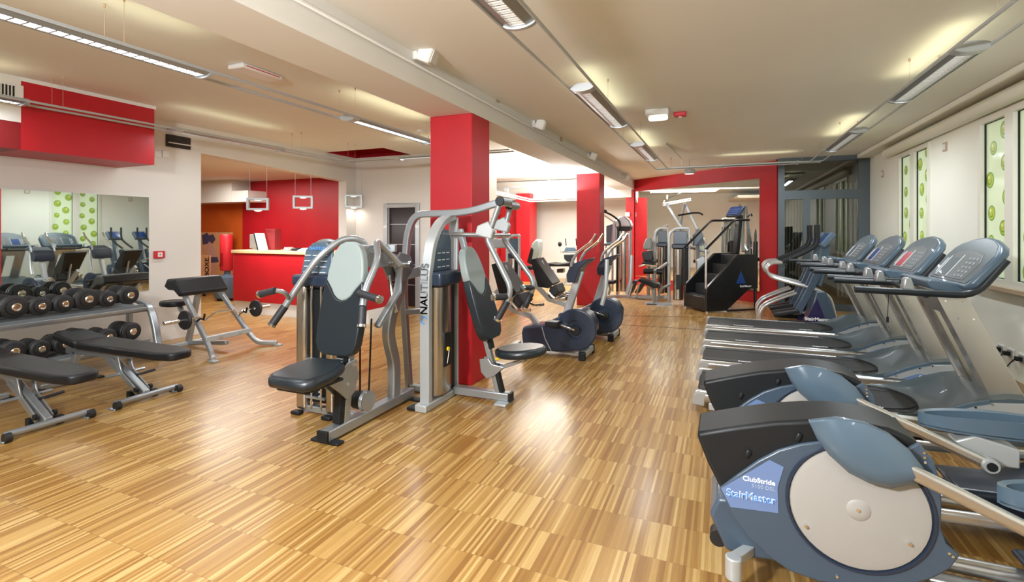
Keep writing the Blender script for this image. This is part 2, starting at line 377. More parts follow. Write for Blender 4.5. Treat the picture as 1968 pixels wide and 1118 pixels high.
# right wall with two window openings
def wall_x(name, x0, x1, ya, yb, z1, holes, m):
    b = B(); ys = [ya]
    for (h0, h1, zb, zt) in holes:
        b.box(x0, x1, ys[-1], h0, 0, z1); b.box(x0, x1, h0, h1, 0, zb); b.box(x0, x1, h0, h1, zt, z1); ys.append(h1)
    b.box(x0, x1, ys[-1], yb, 0, z1); return struct(b.obj(name, m, smooth=False))
W = [(2.9, 4.15), (5.50, 6.74), (8.09, 9.33)]
wall_x('wall_right', XR, XR + 0.2, -4, 11.0, ZR, [(a, c, 0.96, 2.66) for a, c in W], 'wall_r')
for i, (a, c) in enumerate(W):
    b = B(); t = 0.06
    m_ = (a + c) / 2
    for (p, q) in ((a, a + t), (c - t, c), (m_ - 0.075, m_ + 0.075)): b.box(XR - 0.02, XR + 0.06, p, q, 0.96, 2.66)
    for (p, q) in ((0.96, 1.03), (2.60, 2.66)):
        for (u, v) in ((a + t, m_ - 0.075), (m_ + 0.075, c - t)): b.box(XR - 0.02, XR + 0.06, u, v, p, q)
    wf = struct(b.obj('window_%d' % (i + 1), 'winframe', smooth=False))
    b = B(); b.box(XR - 0.06, XR + 0.0, a - 0.05, c + 0.05, 0.92, 0.965); b.obj('window_sill', 'tan', wf, bevel=0.004)
    b = B(); b.box(XR + 0.03, XR + 0.036, a + t, m_ - 0.075, 1.03, 2.6); b.box(XR + 0.03, XR + 0.036, m_ + 0.075, c - t, 1.03, 2.6); b.obj('pane', 'film', wf, smooth=False)
    b = B(); g = 0.006
    for (p, q) in ((a + t, m_ - 0.075), (m_ + 0.075, c - t)):
        for (y0, y1, z0, z1) in ((p, p + g, 1.03, 2.6), (q - g, q, 1.03, 2.6), (p, q, 1.03, 1.03 + g), (p, q, 2.6 - g, 2.6)): b.box(XR + 0.015, XR + 0.03, y0, y1, z0, z1)
    b.obj('gasket', 'black', wf, smooth=False)
    # green bubbles printed on the film
    rnd = random.Random(11 + i)
    for (p, q) in ((a + t, m_ - 0.075), (m_ + 0.075, c - t)):
        b = B(); z = 1.12
        k = 0
        while z < 2.56:
            yy = p + (0.12 if k % 2 else (q - p) - 0.12) + rnd.uniform(-0.04, 0.04); r = rnd.uniform(0.062, 0.088)
            yy = min(max(yy, p + r * 0.9), q - r * 0.9)
            for (rr, mi, e, dy, dz) in ((r, 0, 0.0, 0, 0), (r * 0.82, 1, 0.0008, 0, 0), (r * 0.50, 0, 0.0016, 0.1 * r, -0.1 * r), (r * 0.42, 1, 0.0024, 0.06 * r, 0.0), (r * 0.2, 2, 0.0032, 0.2 * r, 0.35 * r)):
                b.mi = mi; b.prism(ell(yy + dy, z + dz, rr, rr * 1.06, 24), 'X', XR + 0.0295 - e, XR + 0.0298)
            z += rnd.uniform(0.125, 0.19); k += 1
        b.obj('bubble_print', ['bubble1', 'bubble2', 'bubble3'], wf, smooth=False)
b = B(); b.box(XR - 0.015, XR, -4, 11, 0, 0.13); struct(b.obj('baseboard_right', 'tan', smooth=False))
# walls
b = B(); b.box(-14, 2.7, -4.1, -4, 0, 3.0); struct(b.obj('wall_back', 'wall', smooth=False))
b = B(); b.box(XL - 0.2, XL, -4, 4.96, 0, ZL)
b.prism([(4.96, 2.63), (8.02, 2.50), (8.02, ZL), (4.96, ZL)], 'X', XL - 0.2, XL)
b.box(XL - 0.2, XL, 8.02, 8.32, 0, ZL); struct(b.obj('wall_left', 'wall', smooth=False))
DX0, DX1, DZ = PY(746, 398, 8.3).x, PY(800, 398, 8.3).x, PY(770, 399, 8.3).z
b = B(); b.box(XL - 0.2, DX0, 8.3, 8.45, 0, ZL); b.box(DX0, DX1, 8.3, 8.45, DZ, ZL); b.box(DX1, -4.2, 8.3, 8.45, 0, ZL)
b.box(-4.35, -4.2, 8.45, 9.2, 0, ZL); struct(b.obj('wall_front', 'wall', smooth=False))
# panelled door in a grey frame
b = B(); b.box(DX0 - 0.09, DX0, 8.26, 8.44, 0, DZ + 0.08); b.box(DX1, DX1 + 0.09, 8.26, 8.44, 0, DZ + 0.08); b.box(DX0, DX1, 8.26, 8.44, DZ, DZ + 0.08)
dr = struct(b.obj('door_1', 'silver2', bevel=0.005))
b = B(); b.box(DX0, DX1, 8.34, 8.38, 0, DZ); b.obj('door_leaf', 'doordark', dr, smooth=False)
b = B()
for z in (0.42, 0.82, 1.22, 1.62): b.box(DX0 + 0.02, DX1 - 0.02, 8.332, 8.341, z, z + 0.012)
b.obj('inlay_strip', 'silver2', dr, smooth=False)
# reception behind the opening
b = B(); b.box(-13.8, XL - 0.2, 3.4, 10.6, 2.66, 2.76); struct(b.obj('ceiling', 'ceil', smooth=False))
xs_ = PY(466, 450, 8.5).x
b = B(); b.box(xs_, XL - 0.01, 8.5, 8.62, 0, 2.66); struct(b.obj('wall_reception', 'red', smooth=False))
b = B(); b.box(-14, xs_, 8.5, 8.62, 0, 2.66); b.box(-14, -13.9, 3.4, 8.5, 0, 2.66); struct(b.obj('wall_orange', 'orange', smooth=False))
b = B(); b.box(-14, -7.2, 3.3, 3.4, 0, 2.66); struct(b.obj('wall_lobby', 'wall', smooth=False))
q0, q1, q2 = PY(382, 336, 8.0), PY(445, 336, 8.0), PY(475, 387, 8.0)
b = B(); b.box(q0.x - 0.6, q1.x, 8.0, 8.5, q2.z, q0.z); b.box(q1.x, q2.x, 8.02, 8.5, q2.z, PY(460, 366, 8.0).z); struct(b.obj('soffit_trim', 'wall', smooth=False))
# beam and columns
b = B(); b.box(-2.70, -2.228, -4, 14.3, 2.64, 3.1); struct(b.obj('ceiling_beam', 'beam', smooth=False))
for (y, dy, zb) in ((4.306, 0.40, 2.64), (9.80, 0.42, 2.64)):
    b = B(); b.box(-2.70, -2.228, y, y + dy, 0, zb); struct(b.obj('column', 'red', bevel=0.008))
b = B(); b.box(-2.46, -2.228, 14.02, 14.3, 0, 2.6); struct(b.obj('column', 'red', smooth=False))
# slanting red wall with big mirror
a_, c_ = Vector((-2.249, 14.083, 0)), Vector((1.014, 11.223, 0)); D = (c_ - a_).normalized(); NN = Vector((0.659, 0.752, 0)); NN = Vector((-D.y, D.x, 0))
L_ = (c_ - a_).length
b = B(); b.slab(a_, D, (0, 0, 1), [(0, 0), (L_, 0), (L_, ZR), (0, ZR)], -0.15); struct(b.obj('wall_red', 'red', smooth=False))
b = B(); b.slab(a_ - NN * 0.02, D, (0, 0, 1), [(0.09, 0.25), (L_ - 0.38, 0.25), (L_ - 0.38, 2.573), (0.09, 2.573)], -0.018)
o = b.obj('wall_mirror', ['mirror'], smooth=False); tag(rebase(o), 'large wall mirror on the slanting red wall behind the stair climber', 'mirror'); o['kind'] = 'thing'
# glazed partition with door
GY = 11.0; g0 = 1.014
b = B()
for (x0, x1, z0, z1) in ((g0, g0 + 0.11, 0, ZR), (XR - 0.18, XR, 0, ZR), (g0 + 0.11, XR - 0.18, ZR - 0.09, ZR), (g0 + 0.11, XR - 0.18, 2.10, 2.27), (g0 + 0.11, XR - 0.18, 0, 0.12), (g0 + 0.42, g0 + 0.54, 0.12, 2.1)): b.box(x0, x1, GY - 0.05, GY + 0.05, z0, z1)
gl = struct(b.obj('window_4', 'frame', smooth=False))
b = B(); b.box(g0 + 0.11, XR - 0.18, GY, GY + 0.008, 0.12, ZR - 0.09); b.obj('pane', 'darkglass', gl, smooth=False)
b = B(); b.box(1.0, 3.2, 13.6, 13.7, 0, ZR); b.box(3.1, 3.2, 11.1, 13.6, 0, ZR); b.box(0.9, 1.0, 11.4, 13.6, 0, ZR); b.box(1, 3.2, 11.1, 13.6, ZR, ZR + .1)
struct(b.obj('wall_stairwell', 'wenge', smooth=False))
b = B()
for i in range(9): b.box(2.25 + i * 0.075, 2.29 + i * 0.075, 12.4, 12.42, 0.1, 2.5)
for i in range(7): b.box(1.35 + i * 0.06, 1.38 + i * 0.06, 12.9, 12.92, 0.1, 2.4)
o = b.obj('vertical_blind', 'curtain', smooth=False); tag(o, 'beige vertical slat blind behind the dark glazed partition', 'blind')
# far back room
b = B(); b.box(-9.5, -2.25, 15.1, 15.25, 0, ZL); b.box(-9.6, -9.5, 8.63, 15.2, 0, ZL); struct(b.obj('wall_far', 'wall', smooth=False))
b = B(); b.box(-2.4, -2.25, 14.2, 15.1, 0, ZL); b.box(-9.5, -2.25, 15.085, 15.1, 0, 0.1); struct(b.obj('baseboard_far', 'wall', smooth=False))
b = B(); b.box(-9.5, -2.3, 14.0, 15.1, 2.42, 2.98); struct(b.obj('soffit_trim', 'wall', smooth=False))
c0 = PY(992, 372, 13.7); c1 = PY(1018, 372, 13.7)
b = B(); b.box(c0.x, c1.x, 13.7, 14.3, 0, c0.z); struct(b.obj('column', 'red', smooth=False))
c0 = PY(940, 412, 13.9); c1 = PY(960, 412, 13.9); c2 = PY(991, 440, 13.9)
b = B(); b.box(c0.x - 1.5, c1.x, 13.9, 14.0, 0, c0.z); b.box(c1.x + .03, c2.x + .05, 13.9, 14.0, 0, PY(963, 396, 13.9).z); struct(b.obj('wall_panel', 'red', smooth=False))
# duct boxes on the left wall
b = B(); b.box(-6.30, XL, 2.64, 3.88, 2.29, ZL - 0.04); struct(b.obj('duct_box_trim', 'red', smooth=False))
b = B(); b.box(-6.30, XL, 2.64, 3.90, ZL - 0.04, ZL - 0.001); struct(b.obj('cornice_trim', 'white', smooth=False))
dz = PX(38, 235, -6.3).z
b = B(); b.box(-6.305, XL, -1.5, 2.64, dz, ZL - 0.001); struct(b.obj('duct_box_trim', 'wall', smooth=False))
b = B(); b.box(-6.31, XL, -1.5, 2.64, 2.29, dz); struct(b.obj('duct_box_trim', 'darkred', smooth=False))
# ================================================================ CEILING FITTINGS
WARM = (1.0, 0.93, 0.78); COOL = (0.87, 0.94, 1.0)
def lum_mesh(lit, L=1.5, W_=0.20):
    """luminaire local: along +y from 0 to L, centred x=0, axis height z=0; opening faces down"""
    r = {}
    b = B(); top = ell(0, 0.0, W_ / 2, 0.030, 12, 0, math.pi); bot = [(-W_ / 2, 0), (-W_ * 0.24, -0.022), (-W_ * 0.22, 0.004), (W_ * 0.22, 0.004), (W_ * 0.24, -0.022), (W_ / 2, 0)]
    pts = top + bot[1:-1]
    b.prism([(p[0], p[1]) for p in pts], 'Y', 0.02, L - 0.02); r['housing'] = (b, 'lumgrey')
    b = B()
    b.prism([(p[0] * 1.03, p[1] * 1.05) for p in ell(0, -0.001, W_ / 2, 0.034, 20)], 'Y', 0, 0.09); r['end_cap'] = (b, 'silver2')
    b = B(); b.prism([(p[0] * 1.03, p[1] * 1.05) for p in ell(0, -0.001, W_ / 2, 0.034, 20)], 'Y', L - 0.03, L); r['end_cap '] = (b, 'silver2')
    q_ = 0.13 if lit == 2 else 0.20
    b = B(); b.box(-W_ * q_, W_ * q_, 0.10, L - 0.04, -0.004, 0.003); r['tube_lamp'] = (b, 'lamp_on' if lit == 2 else 'lamp_soft')
    b = B(); n = 26
    for i in range(n + 1):
        y = 0.10 + (L - 0.14) * i / n; b.box(-W_ * 0.215, W_ * 0.215, y - 0.005, y + 0.005, -0.020, -0.004)
    b.box(-W_ * 0.235, -W_ * 0.20, 0.095, L - 0.035, -0.022, -0.004); b.box(W_ * 0.20, W_ * 0.235, 0.095, L - 0.035, -0.022, -0.004)
    r['louvre'] = (b, 'tube')
    return r
def luminaire(x, y0, L, lit, label, along='Y', dn=14, up=5, W_=0.20, z=2.70):
    t = thing('suspended_luminaire', label, 'ceiling light', (x, y0, z), 0 if along == 'Y' else -math.pi / 2, 'ceiling luminaires')
    for n_, (b, m_) in lum_mesh(lit, L, W_).items(): b.obj(n_.strip(), m_, t, smooth=True)
    cx, cy = (x, y0 + L / 2) if along == 'Y' else (x + L / 2, y0)
    sx, sy = (0.08, L * 0.9) if along == 'Y' else (L * 0.9, 0.08)
    if dn: area('luminaire_light', (cx, cy, z - 0.03), sx, sy, dn, COOL)
    if up: area('luminaire_uplight', (cx, cy, z + 0.045), sx, sy, up * 0.22, (1.0, 0.94, 0.62), UP)
    return t
def track(name_label, x0, x1, ya, yb, wires, z=2.70, ztop=2.9, along='Y'):
    t = thing('light_track', name_label, 'light track', ((x0 + x1) / 2, ya, z) if along == 'Y' else (ya, (x0 + x1) / 2, z))
    org = t.location
    for x in (x0, x1):
        b = B(org)
        if along == 'Y': b.rtube([(x, ya, z), (x, yb, z)], 0.022, 0.016, (0, 0, 1))
        else: b.rtube([(ya, x, z), (yb, x, z)], 0.022, 0.016, (0, 0, 1))
        b.obj('rail', 'silver2', t, bevel=0.004)
    for wv in wires:
        for x in (x0, x1):
            b = B(org); p = (x, wv) if along == 'Y' else (wv, x)
            b.cyl((p[0], p[1], z), (p[0], p[1], ztop - 0.02), 0.0012, 6); b.cyl((p[0], p[1], ztop - 0.025), (p[0], p[1], ztop), 0.008, 8)
            b.obj('suspension_wire', 'tan', t)
    return t
track('double rail light track hung beside the red duct box', -6.12, -5.93, -1, 6.7, (2.8, 5.8), ztop=3.0)
track('double rail light track with the brightly lit tube, hung between wall duct and ceiling beam', -3.76, -3.55, -1, 6.9, (2.0, 4.2, 5.9), ztop=3.0)
track('double rail light track running down the middle from the ceiling beam side', -1.19, -0.97, -1, 10.0, (4.6, 6.6, 8.6))
track('double rail light track nearest the windows', 1.41, 1.60, -1, 10.0, (3.6, 5.0, 7.6, 9.0))
track('cross track in front of the red wall and glazed partition', 9.98, 10.16, -1.2, 1.6, (-0.9, 1.3), along='X')
track('cross track under the red ceiling recess', 6.80, 6.98, -6.02, -2.9, (-5.9, -4.3), ztop=3.0, along='X')
luminaire(-6.025, 1.05, 1.5, 2, 'slim luminaire on the track in front of the white duct box and grille', dn=16, up=7)
luminaire(-6.025, 3.90, 1.6, 0, 'slim louvred luminaire above the black wall vent', dn=16, up=6)
luminaire(-3.655, 0.80, 1.83, 2, 'long luminaire with a row of bright white louvre cells, top corner beside the ceiling beam', dn=28, up=10)
luminaire(-3.655, 4.20, 1.58, 2, 'luminaire with one bright white line next to the red column top', dn=34, up=12)
luminaire(-1.08, 1.15, 1.55, 0, 'louvred luminaire cut by the top edge of the photo on the middle track', dn=18, up=8)
luminaire(-1.08, 4.07, 1.65, 0, 'unlit luminaire with pale end cap on the middle track, above the gym floor', dn=18, up=8)
luminaire(-1.08, 7.05, 1.60, 0, 'small looking luminaire at the far end of the middle track', dn=20, up=8)
luminaire(1.505, 4.15, 1.45, 0, 'louvred luminaire with pale blue end cap on the window track above the treadmills', dn=30, up=8)
luminaire(1.505, 7.08, 1.60, 0, 'luminaire of the window track closest to the glazed partition', dn=30, up=8)
luminaire(-0.05, 10.07, 1.3, 0, 'lit luminaire lying across in front of the red mirror wall', 'X', dn=16, up=5, W_=0.17)
luminaire(-4.95, 6.89, 0.9, 2, 'luminaire lying across under the red ceiling recess', 'X', dn=16, up=4, W_=0.17)
# luminaires behind the viewer, on the same tracks
for x in (-3.655, -1.08, 1.505):
    area('luminaire_light', (x, -1.6, 2.67), 0.1, 1.4, 26, COOL)
# back area tracks
t = thing('light_track', 'thin track with spot stems in the bright back room', 'light track', (-5.5, 12.8, 2.7))
b = B(t.location); b.rtube([(-7.6, 12.95, 2.7), (-3.86, 12.6, 2.7), (-3.55, 13.9, 2.7)], 0.03, 0.03, (0, 0, 1)); b.obj('rail', 'silver', t)
b = B(t.location); q = PZ(1052, 356, 2.7); b.cyl(q, (q.x + .05, q.y + .1, 3.0), 0.02, 8); b.obj('stem', 'silver', t)
b = B(t.location); q = PZ(973, 362, 2.7); b.box(q.x - .07, q.x + .07, q.y - .03, q.y + .03, 2.55, 2.7); b.obj('spot_head', 'silver2', t, bevel=0.01)
t = thing('light_track', 'white double tube track close to the far wall of the back room', 'light track', (-5.5, 13.0, 2.4))
p, q, r = PY(951, 367, 12.3), PY(1020, 383, 13.2), PY(1112, 380, 13.2)
for dz_ in (0, -0.06):
    b = B(t.location); b.tube([p + Vector((0, 0, dz_)), q + Vector((0, 0, dz_)), r + Vector((0, 0, dz_))], 0.018, n=8); b.obj('rail', 'white', t)
# beam fittings: cable duct, spot heads, plates
BX = -2.228
def onbeam(px, py, d=0.0): return PX(px, py, BX + d)
b = B(); b.rtube([(BX + 0.02, 2.0, 2.80), (BX + 0.02, 13.5, 2.80)], 0.022, 0.022, (0, 0, 1)); o = b.obj('cable_conduit', 'beam', bevel=0.008)
tag(rebase(o), 'painted cable conduit running along the side of the ceiling beam', 'conduit')
def spot(px, py, s, label):
    q = onbeam(px, py, 0.06); t = thing('wall_projector', label, 'spotlight', q, 0, 'spotlights on the ceiling beam')
    b = B(); b.box(-0.06, -0.02, -0.08 * s, 0.08 * s, -0.05 * s, 0.05 * s); b.obj('base_plate', 'wall', t, bevel=0.008)
    b = B(); R = Matrix.Rotation(math.radians(24), 3, 'Y') @ Matrix.Rotation(math.radians(15), 3, 'Z'); b.box(-0.03 * s, 0.09 * s, -0.09 * s, 0.09 * s, -0.07 * s, 0.06 * s, rot=R); b.obj('head', 'wall', t, bevel=0.02)
    b = B(); b.box(0.088 * s, 0.095 * s, -0.07 * s, 0.07 * s, -0.055 * s, 0.045 * s, rot=R, c=(0.03 * s, 0, -0.005 * s)); b.obj('front_glass', 'white', t, bevel=0.004)
    return t
spot(816, 106, 1.0, 'cream spotlight high on the beam above the red column, biggest in view')
spot(1035, 239, 1.0, 'cream spotlight on the beam between the two red columns')
spot(1137, 300, 1.0, 'cream spotlight on the beam just before the second red column')
spot(1203, 341, 0.9, 'small pale spotlight at the far end of the beam')
for (px, py, lab) in ((955, 188, 'small square socket plate on the beam just past the red column'), (1078, 266, 'small square socket plate on the beam near the back room glow')):
    q = onbeam(px, py); b = B(q); b.box(q.x, q.x + 0.012, q.y - 0.05, q.y + 0.05, q.z - 0.045, q.z + 0.045); b.box(q.x + 0.012, q.x + 0.016, q.y - 0.03, q.y + 0.03, q.z - 0.028, q.z + 0.028)
    o = b.obj('socket_plate', 'tan', bevel=0.003); o.location = q; tag(o, lab, 'socket', 'plates on the ceiling beam')
# right ceiling: emergency light, red call point, cable, small downlight
q = PZ(1264, 212, ZR); t = thing('emergency_light', 'white emergency light with two clear lenses on the ceiling', 'emergency light', (q.x, q.y, ZR))
b = B(); b.box(-0.13, 0.13, -0.11, 0.02, -0.07, 0); b.obj('casing', 'white', t, bevel=0.01)
b = B(); b.box(-0.10, 0.12, -0.09, 0.0, -0.13, -0.07); b.obj('lens', 'lamp_soft', t, bevel=0.03, seg=3)
q = PZ(1307, 216, ZR); b = B(); b.box(-0.07, 0.07, -0.05, 0.05, -0.05, 0); t = thing('alarm_sounder', 'small red fire alarm unit on the ceiling beside the emergency light', 'alarm', (q.x, q.y, ZR)); b.obj('casing', 'redplastic', t, bevel=0.01)
b = B(); b.cyl((0, 0, -0.05), (0, 0, -0.062), 0.018, 12); b.obj('lens', 'white', t)
q = PZ(1310, 318, 2.7); b = B(); b.tube([(q.x, q.y, 2.72), (q.x, q.y, 2.82), (q.x - 0.08, q.y - 0.6, 2.885), (q.x - 0.15, q.y - 1.4, 2.89)], 0.012, 0.1, 8)
o = b.obj('supply_cable', 'white'); tag(rebase(o), 'white supply cable curving from the ceiling down to the cross track', 'cable')
q = PY(1325, 329, 10.4); t = thing('round_spotlight', 'small round spotlight hanging before the slanting red wall', 'spotlight', (q.x, q.y, q.z))
b = B(); b.lathe([(0.03, 0.06), (0.10, 0.03), (0.11, -0.03), (0.09, -0.05)], (0, 0, 0), (0, 0, 1)); b.cyl((0, 0, 0.05), (0, 0, ZR - q.z), 0.006, 8); b.obj('casing', 'silver2', t)
b = B(); b.cyl((0, 0, -0.05), (0, 0, -0.055), 0.085, 20); b.obj('lens', 'lamp_soft', t)
# left ceiling
q = PZ(492, 135, ZL); t = thing('emergency_light', 'flat white emergency exit light on the ceiling beside the long lit luminaire', 'emergency light', (q.x, q.y, ZL))
b = B(); b.box(-0.10, 0.10, -0.22, 0.22, -0.045, 0); b.obj('casing', 'white', t, bevel=0.015)
b = B(); b.box(0.098, 0.102, -0.18, 0.18, -0.03, -0.022); b.obj('diffuser', 'redplastic', t)
q = PZ(795, 240, ZL); t = thing('round_spotlight', 'small white spot on a stem next to the top of the red column', 'spotlight', (q.x - .12, q.y + .35, ZL))
b = B(); b.cyl((0, 0, 0), (0, 0, -0.03), 0.05, 16); b.obj('base', 'white', t)
b = B(); b.tube([(0, 0, -0.03), (0.03, 0, -0.14)], 0.006, n=6); b.cyl((0.03, -.02, -0.14), (0.05, .02, -0.22), 0.025, 10); b.obj('head', 'white', t)
# duct along the right wall under the ceiling
b = B(); b.rtube([(2.42, 9.6, 2.73), (2.42, -1, 2.73)], 0.13, 0.14, (0, 0, 1)); b.sphere((2.42, 9.6, 2.73), 0.075); o = b.obj('air_duct', 'wall_r', bevel=0.05, seg=4)
tag(rebase(o), 'rounded cream duct running along the window wall under the ceiling', 'duct')
b = B(); b.box(2.30, 2.5, -1, 11.0, 2.83, 2.899); struct(b.obj('cornice_trim', 'wall_r', bevel=0.01))
for (px, py, lab) in ((1817, 282, 'small switch plate on the window wall beside the large window'), (1697, 334, 'small switch plate on the window wall near the glazed partition')):
    q = PX(px, py, XR); t = thing('switch_plate', lab, 'switch', q, 0, 'switch plates on the window wall')
    b = B(); b.box(-0.012, 0, -0.055, 0.055, -0.055, 0.055); b.obj('plate', 'tan', t, bevel=0.003)
    b = B(); b.box(-0.018, -0.012, -0.035, 0.035, -0.035, 0.035); b.obj('rocker', 'white', t, bevel=0.003)
# wall items, left
q = PX(342, 273, XL); t = thing('wall_vent', 'dark brown louvred vent high on the wall beside the reception opening', 'vent', q)
b = B(); b.box(0, 0.02, -0.17, 0.17, -0.085, 0.085); b.obj('frame', 'doordark', t, bevel=0.003)
b = B()
for i in range(5): b.box(0.02, 0.03, -0.15, 0.15, -0.07 + i * 0.03, -0.056 + i * 0.03)
b.obj('louvre', 'doordark', t); b = B(); b.box(0.02, 0.035, -0.15, 0.17, -0.035, -0.02); b.obj('slat', 'wall', t)
q = PX(8, 172, -6.305); t = thing('air_grille', 'white grille with dark slots on the white duct box', 'vent', q)
b = B(); b.box(0, 0.012, -0.25, 0.14, -0.07, 0.07); b.obj('frame', 'wall', t, bevel=0.003)
b = B()
for i in range(12): b.box(0.012, 0.016, -0.23 + i * 0.026, -0.217 + i * 0.026, -0.05, 0.05)
b.obj('slat', 'black', t)
q = PX(304, 489, XL); t = thing('call_point', 'red square fire alarm call point on the wall beside the mirror', 'alarm', q)
b = B(); b.box(0, 0.04, -0.065, 0.065, -0.05, 0.05); b.obj('casing', 'redplastic', t, bevel=0.006)
b = B(); b.box(0.04, 0.044, -0.03, 0.03, -0.03, 0.03); b.obj('glass_plate', 'white', t)
b = B(); b.box(0.044, 0.046, -0.008, 0.008, -0.008, 0.008); b.obj('button', 'redplastic', t)
m0, m1 = PX(0, 361, XL), PX(285, 379, XL); zb = PX(285, 557, XL).z
b = B(); b.prism([(XL, 1.2), (XL + 0.095, 1.2), (XL + 0.012, m1.y), (XL, m1.y)], 'Z', zb, m1.z); o = b.obj('wall_mirror', 'mirror', smooth=False); tag(rebase(o), 'wide frameless mirror on the wall above the dumbbell rack', 'mirror'); o['kind'] = 'thing'

for i, (px, lab) in enumerate(((303, 'blank white wall plate touching the red duct box edge'), (318, 'blank white wall plate under the dark wall vent'))):
    q = PX(px, 296, XL); b = B(q); b.box(q.x, q.x + 0.012, q.y - 0.045, q.y + 0.045, q.z - 0.045, q.z + 0.045); o = b.obj('wall_plate', 'white', bevel=0.004); o.location = q; tag(o, lab, 'wall plate', 'blank plates on the left wall')
for (p, q) in (((1162, 606), (1352, 609)), ((1148, 621), (1348, 633))):
    a, c = PZ(*p, 0.001), PZ(*q, 0.001); b = B(); b.rtube([a, c], 0.002, 0.02, (0, 0, 1)); struct(b.obj('floor_joint_trim', 'wenge', smooth=False))
# ================================================================ TREADMILLS
def treadmill(label, loc):
    t = thing('treadmill', label, 'treadmill', loc, 0, 'treadmills facing the window wall')
    for y in (0.0, 0.71):
        b = B(); b.prism([(y + 0.015, 0.10), (y + 0.075, 0.10), (y + 0.09, 0.13), (y + 0.09, 0.165), (y + 0.065, 0.185), (y + 0.025, 0.185), (y, 0.165), (y, 0.13)], 'X', 0.0, 1.98); b.obj('side_rail', 'tube', t, bevel=0.006)
        b = B(); b.prism([(-0.03, 0.08), (0.07, 0.07), (0.08, 0.175), (0.02, 0.185), (-0.015, 0.16)], 'Y', y - 0.003, y + 0.093); b.obj('end_cap', 'greyplastic', t, bevel=0.008)
    b = B(); b.box(0.1, 1.95, 0.02, 0.78, 0.035, 0.10); b.obj('base_frame', 'silver2', t, bevel=0.01)
    for (y0, y1) in ((0.09, 0.19), (0.61, 0.71)):
        b = B(); b.box(0.03, 1.75, y0, y1, 0.14, 0.188); b.obj('side_deck', 'deck', t, bevel=0.008)
    b = B(); b.prism([(0.02, 0.165), (0.035, 0.18), (1.7, 0.18), (1.7, 0.10), (0.035, 0.10), (0.01, 0.14)], 'Y', 0.195, 0.605); b.obj('belt', 'belt', t)
    for x in (0.35, 1.15): text('deck_lettering', 'StairMaster', 0.042, (x, 0.115, 0.189), (1, 0, 0), (0, 1, 0), 'whiteink', t, bold=0.02, sx=1.3)
    b = B(); b.tube([(1.30, 0.10, 0.19)] + [(1.30 + 0.27 * math.sin(a), 0.40 - 0.30 * math.cos(a), 0.195) for a in [math.pi * k / 14 for k in range(15)]] + [(1.30, 0.70, 0.19)], 0.005, n=6); b.obj('edge_trim', 'black', t)
    # motor hood: arched top, cut back in a curve at the belt end
    b = B(); prof = [(1.36, 0.190), (1.46, 0.200), (1.56, 0.225), (1.66, 0.268), (1.76, 0.312), (1.86, 0.348), (1.98, 0.372), (2.08, 0.375)]
    ys = [0.025 + 0.75 * k / 16 for k in range(17)]; rows = []
    for y in ys:
        s_ = (y - 0.40) / 0.375; xs = 1.36 + 0.21 * math.sqrt(max(0, 1 - s_ * s_)); r = []
        for (x, z) in prof:
            xx = xs + (x - 1.36) * (2.08 - xs) / 0.72; r.append(b.v((xx, y, z + 0.02 * (1 - s_ * s_) * (x - 1.36) / 0.72)))
        r.append(b.v((2.10, y, 0.06))); r.append(b.v((xs + 0.02, y, 0.06))); rows.append(r)
    for i in range(16):
        for j in range(len(rows[0])): b.f([rows[i][j], rows[i][(j + 1) % len(rows[0])], rows[i + 1][(j + 1) % len(rows[0])], rows[i + 1][j]])
    b.f(rows[0][::-1]); b.f(rows[-1]); b.obj('motor_hood', 'hood', t)
    # side panel with label below the arched seam
    b = B(); seam = [(1.55, 0.19), (1.62, 0.222), (1.70, 0.265), (1.79, 0.305), (1.88, 0.335)]
    b.prism(seam + [(2.12, 0.36), (2.14, 0.19)], 'Y', 0.006, 0.03); b.obj('side_panel', 'silver2', t, bevel=0.003)
    b = B(); b.sweep([(p[0] - 0.012, 0.008, p[1] + 0.008) for p in seam], [(-0.012, -0.01), (0.012, -0.01), (0.012, 0.006), (-0.012, 0.006)], up=(0, 0, 1)); sm = b.obj('hood_seam', 'slate2', t)
    b = B()
    for p in (seam[1], seam[3], seam[4]): b.cyl((p[0], 0.004, p[1] - 0.006), (p[0], -0.004, p[1] - 0.006), 0.007, 10)
    b.obj('screw', 'chrome', t)
    b = B(); b.prism([(1.66, 0.195), (1.78, 0.248), (1.98, 0.245), (2.01, 0.195)], 'Y', 0.004, 0.008); b.obj('name_plate', 'labelblue', t)
    text('name_lettering', 'ClubTrack', 0.040, (1.785, 0.003, 0.210), (1, 0, 0), (0, 0, 1), 'whiteink', t, bold=0.02)
    # upright
    def edge(z): return 1.618 + (1.035 - z) * 0.433
    for (y0, y1) in ((0.125, 0.140), (0.62, 0.635)):
        b = B(); b.prism([(edge(1.06), 1.06), (edge(1.06) + 0.172, 1.06), (edge(0.12) + 0.20, 0.12), (edge(0.12), 0.12)], 'Y', y0, y1); b.obj('upright_plate', 'plate', t, bevel=0.003)
    b = B(); b.prism([(edge(1.06) + 0.015, 1.06), (edge(1.06) + 0.03, 1.06), (edge(0.15) + 0.03, 0.15), (edge(0.15) + 0.015, 0.15)], 'Y', 0.14, 0.30)
    b.prism([(edge(1.06) + 0.015, 1.06), (edge(1.06) + 0.03, 1.06), (edge(0.15) + 0.03, 0.15), (edge(0.15) + 0.015, 0.15)], 'Y', 0.46, 0.62); b.prism([(edge(1.06) + 0.015, 1.06), (edge(1.06) + 0.03, 1.06), (edge(0.9) + 0.03, 0.9), (edge(0.9) + 0.015, 0.9)], 'Y', 0.30, 0.46)
    b.obj('upright_panel', 'steel', t)
    b = B()
